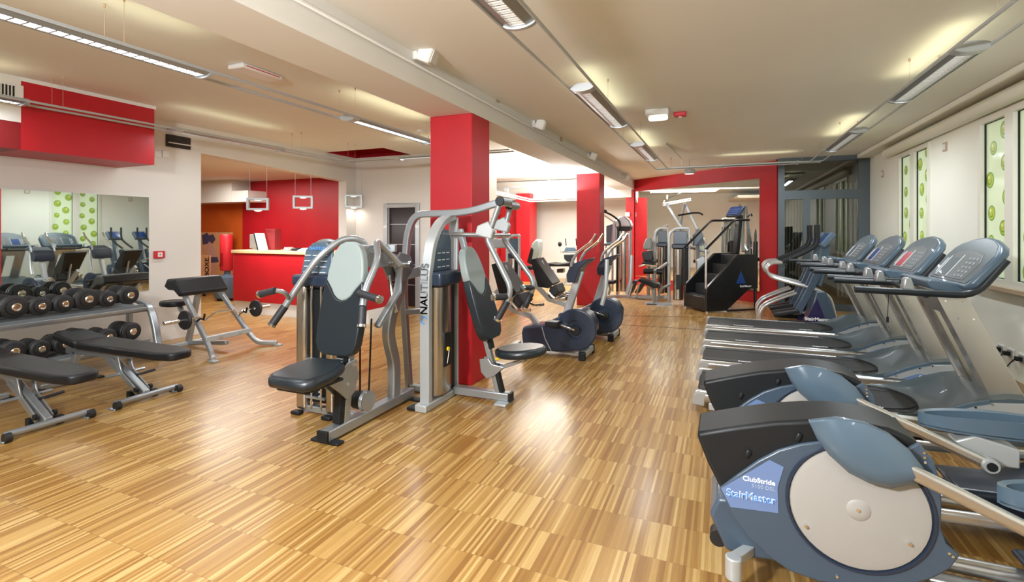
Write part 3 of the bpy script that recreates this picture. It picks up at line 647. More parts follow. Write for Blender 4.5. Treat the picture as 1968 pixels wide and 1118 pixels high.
    for (dx, z) in ((0.035, 1.0), (0.13, 1.0), (0.05, 0.88), (0.14, 0.88), (0.05, 0.25), (0.14, 0.25)): b.cyl((edge(z) + dx, 0.125, z), (edge(z) + dx, 0.119, z), 0.007, 8)
    b.obj('bolt', 'chrome', t)
    # handrails
    for y in (0.03, 0.77):
        b = B(); b.tube([(1.105, y, 1.068), (1.80, y, 1.055), (1.965, y, 1.30)], 0.025, 0.10, 12); b.obj('handrail', 'vinyl2', t)
    b = B(); b.tube([(1.52, 0.05, 1.065), (1.56, 0.10, 1.035), (1.56, 0.70, 1.035), (1.52, 0.75, 1.065)], 0.02, 0.04, 10); b.obj('crossbar_grip', 'rubber', t)
    for y in (0.06, 0.74):
        b = B(); b.prism([(1.39, 1.07), (1.475, 1.07), (1.445, 1.165), (1.405, 1.165)], 'Y', y - 0.035, y + 0.035); b.obj('grip_sensor', 'silver', t, bevel=0.012)
    # console
    U, W_ = Vector((0, 1, 0)), Vector((0.6, 0, 0.8)); O = Vector((1.745, 0.01, 1.105)); Nn = U.cross(W_)
    poly = [(0.05, 0), (0.73, 0), (0.77, 0.04), (0.78, 0.27), (0.76, 0.33), (0.70, 0.375), (0.56, 0.42), (0.39, 0.44), (0.22, 0.42), (0.08, 0.375), (0.02, 0.33), (0, 0.27), (0.01, 0.04)]
    b = B(); b.slab(O, U, W_, poly, 0.055); cs = b.obj('console', 'slate2', t, bevel=0.018, seg=3)
    b = B(); b.slab(O - Nn * 0.004, U, W_, [(0.07, 0.03), (0.71, 0.03), (0.745, 0.08), (0.745, 0.27), (0.67, 0.36), (0.56, 0.40), (0.39, 0.42), (0.22, 0.40), (0.11, 0.36), (0.035, 0.27), (0.035, 0.08)], 0.01); b.obj('faceplate', 'hood', cs, bevel=0.004)
    b = B(); b.slab(O - Nn * 0.008, U, W_, [(0.14, 0.05), (0.66, 0.05), (0.68, 0.2), (0.60, 0.28), (0.39, 0.31), (0.18, 0.28), (0.12, 0.2)], 0.01); b.obj('keypad', 'consoledark', cs, bevel=0.004)
    b = B(); b.slab(O - Nn * 0.010, U, W_, [(0.44, 0.07), (0.60, 0.07), (0.60, 0.23), (0.44, 0.23)], 0.006); b.obj('display', 'hood', cs, bevel=0.002)
    for (u0, u1, w0, w1) in ((0.62, 0.625, 0.06, 0.24), (0.655, 0.66, 0.08, 0.22), (0.43, 0.435, 0.06, 0.26)):
        b = B(); b.slab(O - Nn * 0.011, U, W_, [(u0, w0), (u1, w0), (u1, w1), (u0, w1)], 0.004); b.obj('keypad_line', 'whiteink', cs, smooth=False)
    b = B()
    for i in range(3):
        for j in range(5): b.slab(O - Nn * 0.011, U, W_, [(0.17 + i * 0.055, 0.07 + j * 0.038), (0.205 + i * 0.055, 0.07 + j * 0.038), (0.205 + i * 0.055, 0.088 + j * 0.038), (0.17 + i * 0.055, 0.088 + j * 0.038)], 0.004)
    b.obj('button', 'greyink', cs, smooth=False)
    b = B(); b.prism([(1.57, 1.135), (1.60, 1.145), (1.76, 1.12), (1.80, 1.07), (1.72, 1.055), (1.60, 1.075)], 'Y', 0.16, 0.77); b.obj('tray', 'slate2', t, bevel=0.012, seg=3)
    return t
T1 = treadmill('treadmill standing just behind the two elliptical trainers, closest of the four to the camera', (-0.2, 4.35, 0))
TL = ['treadmill with a red rectangle on its console, second in the row', 'treadmill with a small dark blue display, third in the row', 'treadmill at the far end of the row beside the blue and black stepper']
for k_ in range(3):
    c = copy_tree(T1); c.location = (-0.2, 4.35 + 1.04 * (k_ + 1), 0); c['label'] = TL[k_]
    for ch in kids(c):
        if ch.name.startswith('console'):
            for g in kids(ch):
                if g.name.startswith('display'):
                    g.data = g.data.copy(); g.data.materials[0] = M[('screenred', 'screenblue', 'hood')[k_]]
# safety lanyard of the second treadmill
b = B(); b.tube([(1.37, 5.42, 1.06), (1.372, 5.41, 0.9), (1.368, 5.42, 0.72)], 0.003, n=6); b.cyl((1.368, 5.42, 0.73), (1.368, 5.42, 0.68), 0.011, 10)
o = b.obj('safety_cord', 'black'); tag(rebase(o), 'black safety cord and clip hanging from the handrail of the treadmill with red display', 'cord')
# wall outlets with cords behind the treadmills
for i, (px, py, lab) in enumerate(((1926, 671, 'square wall outlet with a black plug, closest to the treadmill upright'), (1944, 679, 'square wall outlet with a black plug and thick black cord, between two others'), (1967, 690, 'square wall outlet cut by the edge of the photo'))):
    q = PX(px, py, XR); t = thing('wall_outlet', lab, 'outlet', q, 0, 'outlets on the window wall')
    b = B(); b.box(-0.012, 0, -0.06, 0.06, -0.045, 0.045); b.obj('plate', 'white', t, bevel=0.004)
    b = B(); b.box(-0.015, -0.011, -0.045, 0.045, -0.032, 0.032); b.obj('socket', 'greyplastic', t)
    b = B(); b.box(-0.06, -0.015, -0.022, 0.022, -0.02, 0.02); b.obj('plug', 'black', t, bevel=0.006)
    b = B(); b.tube([(-0.055, 0, 0), (-0.09, 0.03, -0.06), (-0.10, 0.12, -0.2), (-0.06, 0.18, -0.34), (-0.2, 0.2, -q.z + 0.01)], 0.005, 0.05, 6); b.obj('power_cord', 'black', t)
# ================================================================ ELLIPTICAL TRAINERS
def elliptical(label, loc):
    Y0 = 2.25; org = (0, 0, 0); t = thing('elliptical_trainer', label, 'elliptical trainer', (0, 0, 0), 0, 'elliptical trainers')
    P = lambda pts, Y=Y0: pxz(pts, Y, org)
    out = [(1343.5, 828.9), (1418, 801.4), (1488.5, 785.8), (1555, 778.7), (1610, 778), (1664.8, 785.8), (1711.8, 799.5), (1751, 825), (1770.5, 848.5), (1794, 883.7), (1805.8, 922.9), (1809.7, 966), (1807.8, 1013), (1817.6, 1044), (1845, 1065.9), (1825.4, 1091.4), (1790, 1111), (1751, 1122), (1672, 1126), (1574.7, 1116.8), (1515.9, 1095.3), (1476.7, 1067.9), (1437.5, 1028.7), (1406, 985.6), (1382.7, 938.6), (1359, 891.6), (1343.5, 852.4), (1338, 837)]
    dn = [4, 20, 27, 31, 32, 30, 26, 18, 8]; so = [(p[0], p[1] + (dn[i] if i < 9 else 0)) for i, p in enumerate(out)]
    b = B(); b.prism(P(so), 'Y', 0.012, 0.27); b.obj('shroud', 'black', t, bevel=0.035, seg=4, ang=50)
    st = [(1382.7, 937), (1418, 911), (1457, 884), (1496, 864), (1540, 852), (1600, 845), (1680, 850), (1735, 865), (1766, 850)] + out[9:23] + [(1406, 985.6)]
    b = B(); b.prism(P(st), 'Y', -0.006, 0.014); b.obj('side_cover', 'slate', t, bevel=0.006, seg=2, ang=50)
    b = B(); b.prism([(x, z) for x, z in P(st)], 'Y', 0.27, 0.285); b.obj('side_cover', 'slate', t, bevel=0.006, ang=50)
    cx, cz = P([(1647, 974)])[0]; R_ = P([(1647, 1089)])[0]; R_ = cz - R_[1]; Rx = R_ * 0.985
    for (ya, s) in ((-0.006, -1), (0.285, 1)):
        b = B(); b.lathe([(R_ + 0.014, 0), (R_ + 0.012, 0.012), (R_ + 0.004, 0.012), (R_ + 0.002, 0.004)], (cx, ya, cz), (0, s, 0), 48); b.obj('disc_rim', 'slatedark', t)
        b = B(); b.lathe([(R_, 0.002), (R_ - 0.004, 0.010), (R_ - 0.03, 0.016), (0.04, 0.018), (0.035, 0.022), (0.012, 0.024)], (cx, ya, cz), (0, s, 0), 48); b.obj('crank_disc', 'greyplastic', t)
    b = B()
    for p in ((1645, 972), (1546, 1003), (1743, 1036)):
        x, z = P([p])[0]; b.cyl((x, -0.022, z), (x, -0.036, z), 0.006, 12)
    b.obj('screw', 'chrome', t)
    cov = [(1555, 811), (1610, 804.6), (1665, 815), (1711.8, 836.7), (1751, 868), (1778, 903), (1786, 923), (1765, 931), (1743, 934.7), (1715.7, 940.5), (1672.6, 930.7), (1633, 911), (1594, 875.9), (1570.7, 844.5)]
    cp = P(cov, 2.17); b = B(); n = len(cp); mx_, mz_ = sum(p[0] for p in cp) / n, sum(p[1] for p in cp) / n
    r0 = [b.v((p[0], -0.045, p[1])) for p in cp]; r1 = [b.v((p[0], -0.072, p[1])) for p in cp]
    r2 = [b.v((mx_ + (p[0] - mx_) * 0.72, -0.095, mz_ - 0.012 + (p[1] - mz_) * 0.62)) for p in cp]; r3 = [b.v((mx_ + (p[0] - mx_) * 0.35, -0.102, mz_ - 0.02 + (p[1] - mz_) * 0.25)) for p in cp]
    for ra, rb in ((r0, r1), (r1, r2), (r2, r3)):
        for i in range(n): b.f([ra[i], ra[(i + 1) % n], rb[(i + 1) % n], rb[i]])
    b.f(r3); b.f(r0[::-1]); cv = b.obj('crank_cover', 'slate2', t, bevel=0.004, ang=60)
    b = B(); sc2 = [(2 * cx - p[0], 2 * cz - p[1]) for p in cp]; b.prism(sc2, 'Y', 0.32, 0.38); b.obj('crank_cover', 'slate2', t, bevel=0.015)
    # label panel and lettering
    b = B(); b.prism(P([(1386, 936.6), (1478.7, 882), (1506, 895.5), (1494, 934.7), (1495.5, 983.6), (1404, 971.9)]), 'Y', -0.009, -0.005); lp = b.obj('label_panel', 'labelblue', t)
    def ptext(s, px, py, w_px, h_px, m_, bold, dy=0.0):
        a, c = PY(px, py, Y0), PY(px + w_px, py + 0.115 * w_px, Y0); h = PY(px, py - h_px, Y0).z - a.z
        o = text('lettering', s, h / 0.73, (0, 0, 0), (1, 0, 0), (0, 0, 1), m_, lp, bold=bold); xs = [v.co.x for v in o.data.vertices]; k = (c.x - a.x) / (max(xs) - min(xs))
        for v in o.data.vertices: v.co.x = v.co.x * k + a.x; v.co.z += a.z + (v.co.x - a.x) * 0.10 * 0 ; v.co.y -= 0.0095 + dy
    ptext('ClubStride', 1427, 920, 62, 9, 'whiteink', 0.02)
    ptext('5100 DSL', 1444, 933.5, 45, 7, 'labelpale', 0.0)
    ptext('StairMaster', 1396, 949, 94, 14, 'whiteink', 0.028)
    ptext('StairMaster', 1396, 949, 94, 14, 'blueink', 0.0, 0.004)
    # small clips on the black shroud
    for p in ((1437, 873), (1535, 841)):
        b = B(); x, z = P([p])[0]; R = Matrix.Rotation(math.radians(25), 3, 'Y'); b.box(x - 0.010, x + 0.010, 0.0, 0.013, z - 0.018, z + 0.018, rot=R); b.obj('clip', 'black', t, bevel=0.006)
    b = B()
    for p in ((1774, 868), (1775, 877), (1776, 886), (1822, 1060), (1829, 1066), (1608, 1105)):
        x, z = P([p])[0]; b.cyl((x, 0.0, z), (x, -0.012, z), 0.005, 8)
    b.obj('rivet', 'chrome', t)
    # crank arms with round ends and pedals
    for (Yp, ys, s) in ((2.16, -0.09, 0), (2.16, 0.36, 1)):
        a, c = P([(1764, 921)], Yp)[0], P([(2073, 1078)], Yp)[0]
        dx, dzz = (0, 0) if s == 0 else (0.55, -0.08)
        b = B(); p0 = Vector((a[0] - 0.10 + dx, ys + 0.02, a[1] + 0.055 + dzz)); p1 = Vector((a[0] + 0.49 + dx, ys, a[1] - 0.195 + dzz)); b.rtube([p0 if s == 0 else Vector((0.45, ys, 0.30)), p1], 0.05, 0.04, (0, 0, 1)); b.obj('crank_arm', 'tube', t, bevel=0.016, seg=4)
        b = B(); b.lathe([(0.030, -0.03), (0.034, -0.02), (0.034, 0.02), (0.030, 0.03)], p1, (0, 1, 0), 20); ae = b.obj('arm_end', 'silver2', t); b = B(); b.cyl(p1 - Vector((0, 0.034, 0)), p1 - Vector((0, 0.03, 0)), 0.02, 14); b.obj('hub_cap', 'black', ae)
        # pedal above the arm end
        yb = ys + 0.07 if s == 0 else ys - 0.20
        pz = p1.z + 0.13; px0 = p1.x - 0.20
        b = B(); b.prism([(p1.x - 0.10, p1.z + 0.06), (p1.x - 0.02, p1.z + 0.10), (p1.x + 0.14, p1.z + 0.06), (p1.x + 0.14, p1.z - 0.03), (p1.x + 0.02, p1.z - 0.03)], 'Y', yb, yb + 0.10); b.obj('pedal_bracket', 'silver2', t, bevel=0.008)
        pad = ell(px0 + 0.27, yb + 0.075, 0.29, 0.085, 26)
        b = B(); b.prism([(q[0], q[1]) for q in pad], 'Z', pz - 0.035, pz - 0.005); pd = b.obj('pedal', 'hood', t, bevel=0.012)
        b = B(); R1 = [b.v((q[0], q[1], pz - 0.03)) for q in pad]; 
        ptop = [b.v((q[0], q[1], pz + 0.035 + 0.02 * math.sin((q[0] - px0) * 4))) for q in pad]
        inn = ell(px0 + 0.27, yb + 0.075, 0.265, 0.062, 26); itop = [b.v((q[0], q[1], pz + 0.03 + 0.02 * math.sin((q[0] - px0) * 4))) for q in inn]; ibot = [b.v((q[0], q[1], pz - 0.004)) for q in inn]
        for ra, rb in ((R1, ptop), (ptop, itop), (itop, ibot)):
            for i in range(26): b.f([ra[i], ra[(i + 1) % 26], rb[(i + 1) % 26], rb[i]])
        b.obj('pedal_rim', 'slate2', pd)
    # rear housing, foot, wheel and floor tubes
    b = B(); b.prism(P([(1363, 1001), (1378.8, 968), (1410, 970), (1500, 1050), (1530, 1100), (1449, 1088), (1395, 1072)]), 'Y', 0.05, 0.40); b.obj('rear_housing', 'slate', t, bevel=0.015, seg=3)
    fx, fz = P([(1410, 1068)], 2.20)[0]
    b = B(); b.lathe([(0.028, 0.0), (0.032, -0.004), (0.032, -0.085), (0.028, -0.09)], (fx, -0.05, fz), (0, 0, 1), 24); b.rtube([(fx, -0.04, fz - 0.02), (fx + 0.06, 0.05, fz - 0.02), (fx + 0.08, 0.2, fz - 0.02)], 0.035, 0.04, (0, 0, 1)); ft = b.obj('stabiliser', 'silver2', t, bevel=0.004)
    b = B(); b.lathe([(0.022, 0.0), (0.022, -0.012), (0.028, -0.016), (0.028, -fz + 0.10)] if fz < 0.1 else [(0.010, 0.0), (0.010, -(fz - 0.09) + 0.014), (0.026, -(fz - 0.09) + 0.01), (0.026, -(fz - 0.09))], (fx, -0.05, fz - 0.09), (0, 0, 1), 20); b.obj('levelling_foot', 'chrome', t)
    b = B(); wx, wz = P([(1380, 1052)])[0]; b.cyl((wx, 0.10, wz - 0.02), (wx, 0.16, wz - 0.02), 0.035, 20); b.obj('transport_wheel', 'rubber', t)
    for (yy, zz, r_) in ((0.10, 0.155, 0.032), (0.30, 0.155, 0.032)):
        b = B(); b.cyl((0.72, yy, zz), (1.75, yy, zz), r_, 20); b.obj('frame_tube', 'tube', t)
    b = B(); b.rtube([(0.70, 0.22, 0.09), (1.95, 0.22, 0.09)], 0.09, 0.10, (0, 0, 1)); b.obj('frame_beam', 'silver2', t, bevel=0.02, seg=3)
    # front shroud and mast with console
    b = B(); b.prism([(1.05, 0.235), (1.30, 0.245), (1.60, 0.40), (1.80, 0.62), (1.98, 0.62), (2.05, 0.30), (2.05, 0.06), (1.30, 0.06), (1.14, 0.12)], 'Y', 0.06, 0.38); b.obj('front_shroud', 'slatedark', t, bevel=0.03, seg=3)
    b = B(); b.box(1.85, 2.0, -0.02, 0.46, 0.01, 0.07); b.obj('front_foot', 'black', t, bevel=0.01)
    b = B(); b.rtube([(1.93, 0.22, 0.58), (2.02, 0.22, 1.35)], 0.07, 0.09, (1, 0, 0)); b.obj('mast', 'silver', t, bevel=0.015)
    b = B(); b.box(1.94, 2.02, 0.02, 0.42, 1.30, 1.62, rot=Matrix.Rotation(math.radians(25), 3, 'Y')); b.obj('console', 'slate2', t, bevel=0.03)
    t.location = loc; return t
E1 = elliptical('elliptical trainer in full view with large round grey disc, lowest and closest to the camera', (0, 2.25, 0))
c = copy_tree(E1); c.location = (0, 3.03, 0); c['label'] = 'elliptical trainer partly hidden behind the front one, its pedal and arm in view'
# ================================================================ STRENGTH MACHINES IN THE MIDDLE
def pad(name, O, U, W_, poly, th, m, parent, bv=0.03, org=(0, 0, 0)):
    b = B(org); b.slab(O, U, W_, poly, th); return b.obj(name, m, parent, bevel=bv, seg=4, ang=40)
def grip(name, p0, p1, r, parent, org, cap='chrome'):
    b = B(org); b.cyl(p0, p1, r, 14); g = b.obj(name, 'grip', parent)
    d = (Vector(p1) - Vector(p0)).normalized(); b = B(org); b.cyl(Vector(p1), Vector(p1) + d * 0.018, r * 1.12, 14); b.obj('end_cap', cap, g); return g
# ---- machine facing the camera
AX = -2.575
t = thing('lat_row_machine', 'silver pulldown machine with dark back pad and round seat, light grey headrest, nearest the camera', 'gym machine', (AX, 3.1, 0)); o_ = t.location.copy()
b = B(o_); b.box(AX - 0.045, AX + 0.045, 2.72, 3.78, 0.02, 0.095); b.obj('base_beam', 'silver', t, bevel=0.008)
b = B(o_); b.box(AX - 0.047, AX + 0.047, 2.70, 2.722, 0.018, 0.097); b.obj('beam_cap', 'black', t, bevel=0.004)
for (x, y) in ((AX - 0.08, 2.76), (AX + 0.07, 2.76), (AX - 0.08, 3.74), (AX + 0.09, 3.74)):
    b = B(o_); b.box(x - 0.05, x + 0.05, y - 0.035, y + 0.035, 0, 0.022); b.obj('rubber_foot', 'black', t, bevel=0.008)
b = B(o_); b.box(-3.20, AX, 3.12, 3.18, 0.02, 0.07); b.obj('cross_beam', 'silver', t, bevel=0.006)
# weight tower
b = B(o_); b.box(-3.24, -3.13, 3.10, 3.34, 0.03, 1.06); b.obj('tower_side', 'steel', t, bevel=0.03, seg=3)
b = B(o_); b.box(-2.93, -2.84, 3.10, 3.34, 0.03, 1.06); b.obj('tower_side', 'steel', t, bevel=0.03, seg=3)
b = B(o_); b.box(-3.13, -2.93, 3.14, 3.32, 0.10, 1.02); b.obj('weight_stack', 'black', t, bevel=0.004)
for x in (-3.08, -2.98):
    b = B(o_); b.cyl((x, 3.12, 0.05), (x, 3.12, 1.06), 0.009, 8); b.obj('guide_rod', 'chrome', t)
for z in (0.45, 0.14):
    b = B(o_); b.box(-3.13, -2.93, 3.10, 3.13, z, z + 0.015); b.obj('stack_band', 'silver', t)
b = B(o_); b.cyl((-3.0, 3.11, 0.40), (-3.0, 3.07, 0.40), 0.016, 12); b.obj('selector_pin', 'yellow', t)
b = B(o_)
for k in range(8): b.cyl((-3.0, 3.128, 0.16 + k * 0.035), (-3.0, 3.118, 0.16 + k * 0.035), 0.007, 8)
b.obj('plate_number_dots', 'white', t)
b = B(o_); b.box(-3.26, -2.82, 3.08, 3.36, 1.05, 1.14); b.obj('tower_tray', 'slatedark', t, bevel=0.02, seg=3)
b = B(o_); b.slab((-3.22, 3.14, 1.14), (1, 0, 0), (0, 0.12, 1), [(0.02, 0), (0.34, 0), (0.34, 0.22), (0.26, 0.27), (0.12, 0.26), (0.05, 0.2)], 0.02); ip = b.obj('instruction_board', 'slate2', t, bevel=0.01)
b = B(o_)
for i in range(3):
    for j in range(4): b.box(-3.16 + i * 0.085, -3.10 + i * 0.085, 3.112 + j * 0.005, 3.122 + j * 0.005, 1.16 + j * 0.045, 1.166 + j * 0.045)
b.obj('printed_panel', 'whiteink', ip, smooth=False)
text('lettering', 'NAUTILUS', 0.035, (-3.10, 3.118, 1.345), (1, 0, 0), (0, 0, 1), 'blueink', ip, org=o_, bold=0.02)
b = B(o_); b.tube([(-3.24, 3.22, 1.1), (-3.20, 3.22, 1.30), (-3.12, 3.22, 1.40), (-2.98, 3.22, 1.42), (-2.86, 3.24, 1.37)], 0.02, 0.08, 10); b.obj('tower_hoop', 'silver', t)
for x in (-3.2, -2.88):
    b = B(o_); b.box(x - 0.05, x + 0.04, 3.06, 3.12, 0, 0.03); b.obj('rubber_foot', 'black', t, bevel=0.008)
# curved rear post (plane X = AX) traced on its real plane
def px2(p, X=AX): return PX(p[0], p[1], X)
pp = [px2(q) for q in ((757, 768), (757, 700), (747, 645), (753, 600), (770, 548), (772, 508))]
b = B(o_); b.rtube(catmull(pp, 5), 0.10, 0.07, (0, 1, 0)); b.obj('rear_post', 'silver', t, bevel=0.01, ang=50)
pv = px2((765, 508))
b = B(o_); hub = [(pv.y - 0.16, pv.z + 0.02), (pv.y - 0.05, pv.z + 0.11), (pv.y + 0.10, pv.z + 0.07), (pv.y + 0.14, pv.z - 0.05), (pv.y + 0.02, pv.z - 0.15), (pv.y - 0.06, pv.z - 0.13)]
b.prism(hub, 'X', AX + 0.05, AX + 0.065); b.prism(hub, 'X', AX - 0.065, AX - 0.05); b.obj('pivot_plate', 'silver', t, bevel=0.004)
b = B(o_); b.cyl((AX - 0.12, pv.y, pv.z), (AX + 0.14, pv.y, pv.z), 0.03, 18); b.obj('pivot_shaft', 'chrome', t)
b = B(o_); b.rtube([(AX - 0.30, 3.30, 1.355), (AX + 0.12, 3.40, 1.355)], 0.06, 0.05, (0, 0, 1)); b.obj('yoke_beam', 'silver', t, bevel=0.006)
b = B(o_); b.box(AX - 0.09, AX + 0.03, 3.30, 3.42, 1.20, 1.33); b.obj('yoke_bracket', 'silver', t, bevel=0.006)
# arms
LA = [PY(712, 482, 3.4), PY(690, 457, 3.3), PY(657, 459, 3.2), PY(612, 494, 3.05), PY(585, 532, 3.0), PY(548, 588, 2.92)]
b = B(o_); b.tube(LA, 0.026, 0.09, 12); b.obj('press_arm', 'silver', t)
grip('hand_grip', PY(548, 588, 2.92), PY(524, 622, 2.86), 0.030, t, o_)
b = B(o_); b.tube([PY(556, 574, 2.93), PY(547, 561, 2.85), PY(530, 558, 2.8)], 0.017, 0.04, 10); b.obj('handle_stub', 'silver', t)
grip('hand_grip', PY(529, 558, 2.8), PY(501, 565, 2.78), 0.026, t, o_)
RA = [PY(768, 508, 3.45), PY(722, 459, 3.25), PY(727, 497, 3.1), PY(702, 556, 2.95), PY(697, 588, 2.9)]
b = B(o_); b.tube(RA, 0.026, 0.09, 12); b.obj('press_arm', 'silver', t)
grip('hand_grip', PY(697, 590, 2.9), PY(695, 624, 2.86), 0.030, t, o_)
grip('hand_grip', PY(690, 563, 2.9), PY(728, 575, 2.86), 0.027, t, o_)
b = B(o_); b.rtube([PY(768, 515, 3.5), PY(765, 560, 3.3), PY(725, 628, 3.05)], 0.05, 0.035, (1, 0, 0)); b.obj('lower_link', 'silver', t, bevel=0.006)
b = B(o_); b.tube([PY(748, 530, 3.4), PY(754, 570, 3.35), PY(762, 600, 3.35)], 0.014, n=8); b.obj('gas_strut', 'chrome', t)
# cables and pulley
for (a, c) in (((692, 600), (692, 752)), ((714, 612), (709, 752))):
    b = B(o_); p, q = px2(a, AX + 0.03), px2(c, AX + 0.03); b.rtube([p, q], 0.004, 0.018, (1, 0, 0)); b.obj('belt_strap', 'black', t)
pc = px2((705, 770), AX + 0.055)
b = B(o_); b.lathe([(0.06, -0.022), (0.078, -0.02), (0.068, 0), (0.078, 0.02), (0.06, 0.022)], pc, (1, 0, 0), 28); pl = b.obj('pulley', 'silver', t)
b = B(o_); b.cyl(pc + Vector((-0.1, 0, 0)), pc + Vector((-0.02, 0, 0)), 0.07, 20); b.obj('pulley_guard', 'black', pl)
# seat column, seat, back pad
b = B(o_); b.rtube([(AX, 2.92, 0.09), (AX, 2.98, 0.62)], 0.07, 0.06, (1, 0, 0)); b.obj('seat_column', 'silver', t, bevel=0.006)
b = B(o_); b.rtube([(AX, 2.86, 0.10), (AX, 2.885, 0.34)], 0.068, 0.05, (1, 0, 0)); b.obj('column_cover', 'black', t, bevel=0.006)
b = B(o_); b.rtube([(AX, 2.90, 0.47), (AX, 2.925, 0.66)], 0.066, 0.05, (1, 0, 0)); cc = b.obj('column_cover', 'black', t, bevel=0.006)
b = B(o_)
for k in range(7): b.box(AX - 0.03, AX + 0.03, 2.868 + k * 0.003, 2.872 + k * 0.003, 0.50 + k * 0.02, 0.507 + k * 0.02)
b.obj('height_scale', 'greyink', cc)
b = B(o_); b.prism([(2.70, 0.44), (2.80, 0.45), (2.90, 0.53), (3.0, 0.54), (3.02, 0.40), (2.98, 0.30), (2.90, 0.26), (2.83, 0.33)], 'X', AX + 0.04, AX + 0.055); b.obj('seat_bracket', 'silver', t, bevel=0.004)
b = B(o_); b.prism([(2.70, 0.44), (2.80, 0.45), (2.90, 0.53), (3.0, 0.54), (3.02, 0.40), (2.98, 0.30), (2.90, 0.26), (2.83, 0.33)], 'X', AX - 0.055, AX - 0.04); b.obj('seat_bracket', 'silver', t, bevel=0.004)
b = B(o_)
for (y, z) in ((2.9, 0.38), (2.99, 0.33), (2.98, 0.50)): b.cyl((AX + 0.055, y, z), (AX + 0.062, y, z), 0.010, 10)
b.obj('bolt', 'chrome', t)
sp = [(-0.20, 0.05), (-0.14, 0.0), (0.14, 0.0), (0.20, 0.05), (0.215, 0.22), (0.17, 0.38), (0.08, 0.43), (-0.08, 0.43), (-0.17, 0.38), (-0.215, 0.22)]
pad('seat_pad', (AX - 0.02, 2.40, 0.46), (1, 0, 0), (0, 1, 0.10), sp, 0.085, 'vinyl2', t, 0.038, o_)
b = B(o_); b.box(AX - 0.15, AX + 0.11, 2.45, 2.80, 0.440, 0.462); b.obj('seat_base', 'black', t, bevel=0.008)
Wb = Vector((0, 0.20, 1)).normalized(); Ob = Vector((AX - 0.02, 2.84, 0.58)); Ub = Vector((1, 0, 0))
sv = [(-0.168, 0.545), (-0.15, 0.525), (-0.115, 0.485), (-0.08, 0.435), (-0.04, 0.405), (0, 0.395), (0.04, 0.405), (0.08, 0.435), (0.115, 0.485), (0.15, 0.525), (0.168, 0.545)]
dark = [(-0.11, 0), (0.11, 0), (0.16, 0.03), (0.188, 0.09), (0.195, 0.2), (0.188, 0.42), (0.178, 0.53)] + sv[::-1] + [(-0.178, 0.53), (-0.188, 0.42), (-0.195, 0.2), (-0.188, 0.09), (-0.16, 0.03)]
b = B(o_); b.slab(Ob + Vector((0, 0.07, 0)), Ub, Wb, dark, 0.075); b.obj('back_pad', 'vinyl2', t, bevel=0.014, seg=4, ang=50)
lite = sv + [(0.165, 0.62), (0.150, 0.70), (0.125, 0.77), (0.085, 0.82), (0.035, 0.842), (-0.035, 0.842), (-0.085, 0.82), (-0.125, 0.77), (-0.150, 0.70), (-0.165, 0.62)]
b = B(o_); b.slab(Ob + Vector((0, 0.068, 0)), Ub, Wb, lite, 0.07); b.obj('headrest', 'greypad', t, bevel=0.014, seg=4, ang=50)
b = B(o_); b.rtube([(AX, 2.97, 0.60), (AX, 3.14, 1.36), (AX, 3.40, 1.36)], 0.06, 0.05, (1, 0, 0), 0.08); b.obj('back_post', 'silver', t, bevel=0.006)
# ---- overhead press machine beside the column, seat turned to the windows
t = thing('overhead_press_machine', 'tall silver shoulder press machine with upright grey lettering, standing in front of the red column', 'gym machine', (-2.2, 3.85, 0)); o_ = t.location.copy()
TX0, TX1 = -2.335, -2.245
def ty(px, py=700, X=-2.245): return PX(px, py, X).y
# inverted-U tower frame in the plane of the window wall direction
outer = [PX(808, 790, TX0), PX(812, 560, TX0), PX(820, 500, TX0), PX(833, 455, TX0), PX(852, 425, TX0), PX(880, 412, TX0)]
yz = [Vector((0, 3.59, 0.02)), Vector((0, 3.59, 0.98)), Vector((0, 3.615, 1.20)), Vector((0, 3.69, 1.42)), Vector((0, 3.83, 1.57)), Vector((0, 4.03, 1.63))]
b = B(o_); xm = (TX0 + TX1) / 2; b.rtube(catmull([(xm, q.y, q.z) for q in yz], 5), 0.09, 0.06, (1, 0, 0)); b.obj('tower_frame', 'silver2', t, bevel=0.008, ang=50)
b = B(o_); b.rtube([(xm, 4.06, 1.62), (xm, 4.06, 0.05)], 0.09, 0.03, (1, 0, 0)); b.obj('tower_post', 'silver2', t, bevel=0.006)
tw = text('lettering', 'NAUTILUS', 0.098, (TX0 + 0.080, 3.553, 0.80), (0, 0.02, 1), (-1, 0, 0), 'greyink', t, org=o_, bold=0.012)
zz = [v.co.z for v in tw.data.vertices]; z0_ = min(zz); kz = 0.42 / (max(zz) - z0_)
for v in tw.data.vertices: v.co.z = z0_ + (v.co.z - z0_) * kz; v.co.y = (3.551 - o_.y) + max(0, v.co.z - 0.98) * 0.08
b = B(o_); sw = []
for k in range(18):
    a = k / 17 * 4.6; r = 0.036 - 0.0042 * a; sw.append((TX0 + 0.045 + r * math.cos(a + 0.6), 3.556, 0.745 + r * 1.1 * math.sin(a + 0.6)))
b.tube(sw, 0.006, n=6); b.obj('swirl_emblem', 'blueink', t)
b = B(o_); b.box(TX0 - 0.01, TX1 + 0.01, 3.50, 4.10, 0.0, 0.06); b.obj('tower_base', 'silver2', t, bevel=0.008)
b = B(o_); b.box(TX0 - 0.09, TX0 + 0.0, 3.50, 3.60, 0, 0.03); b.obj('rubber_foot', 'black', t, bevel=0.008)
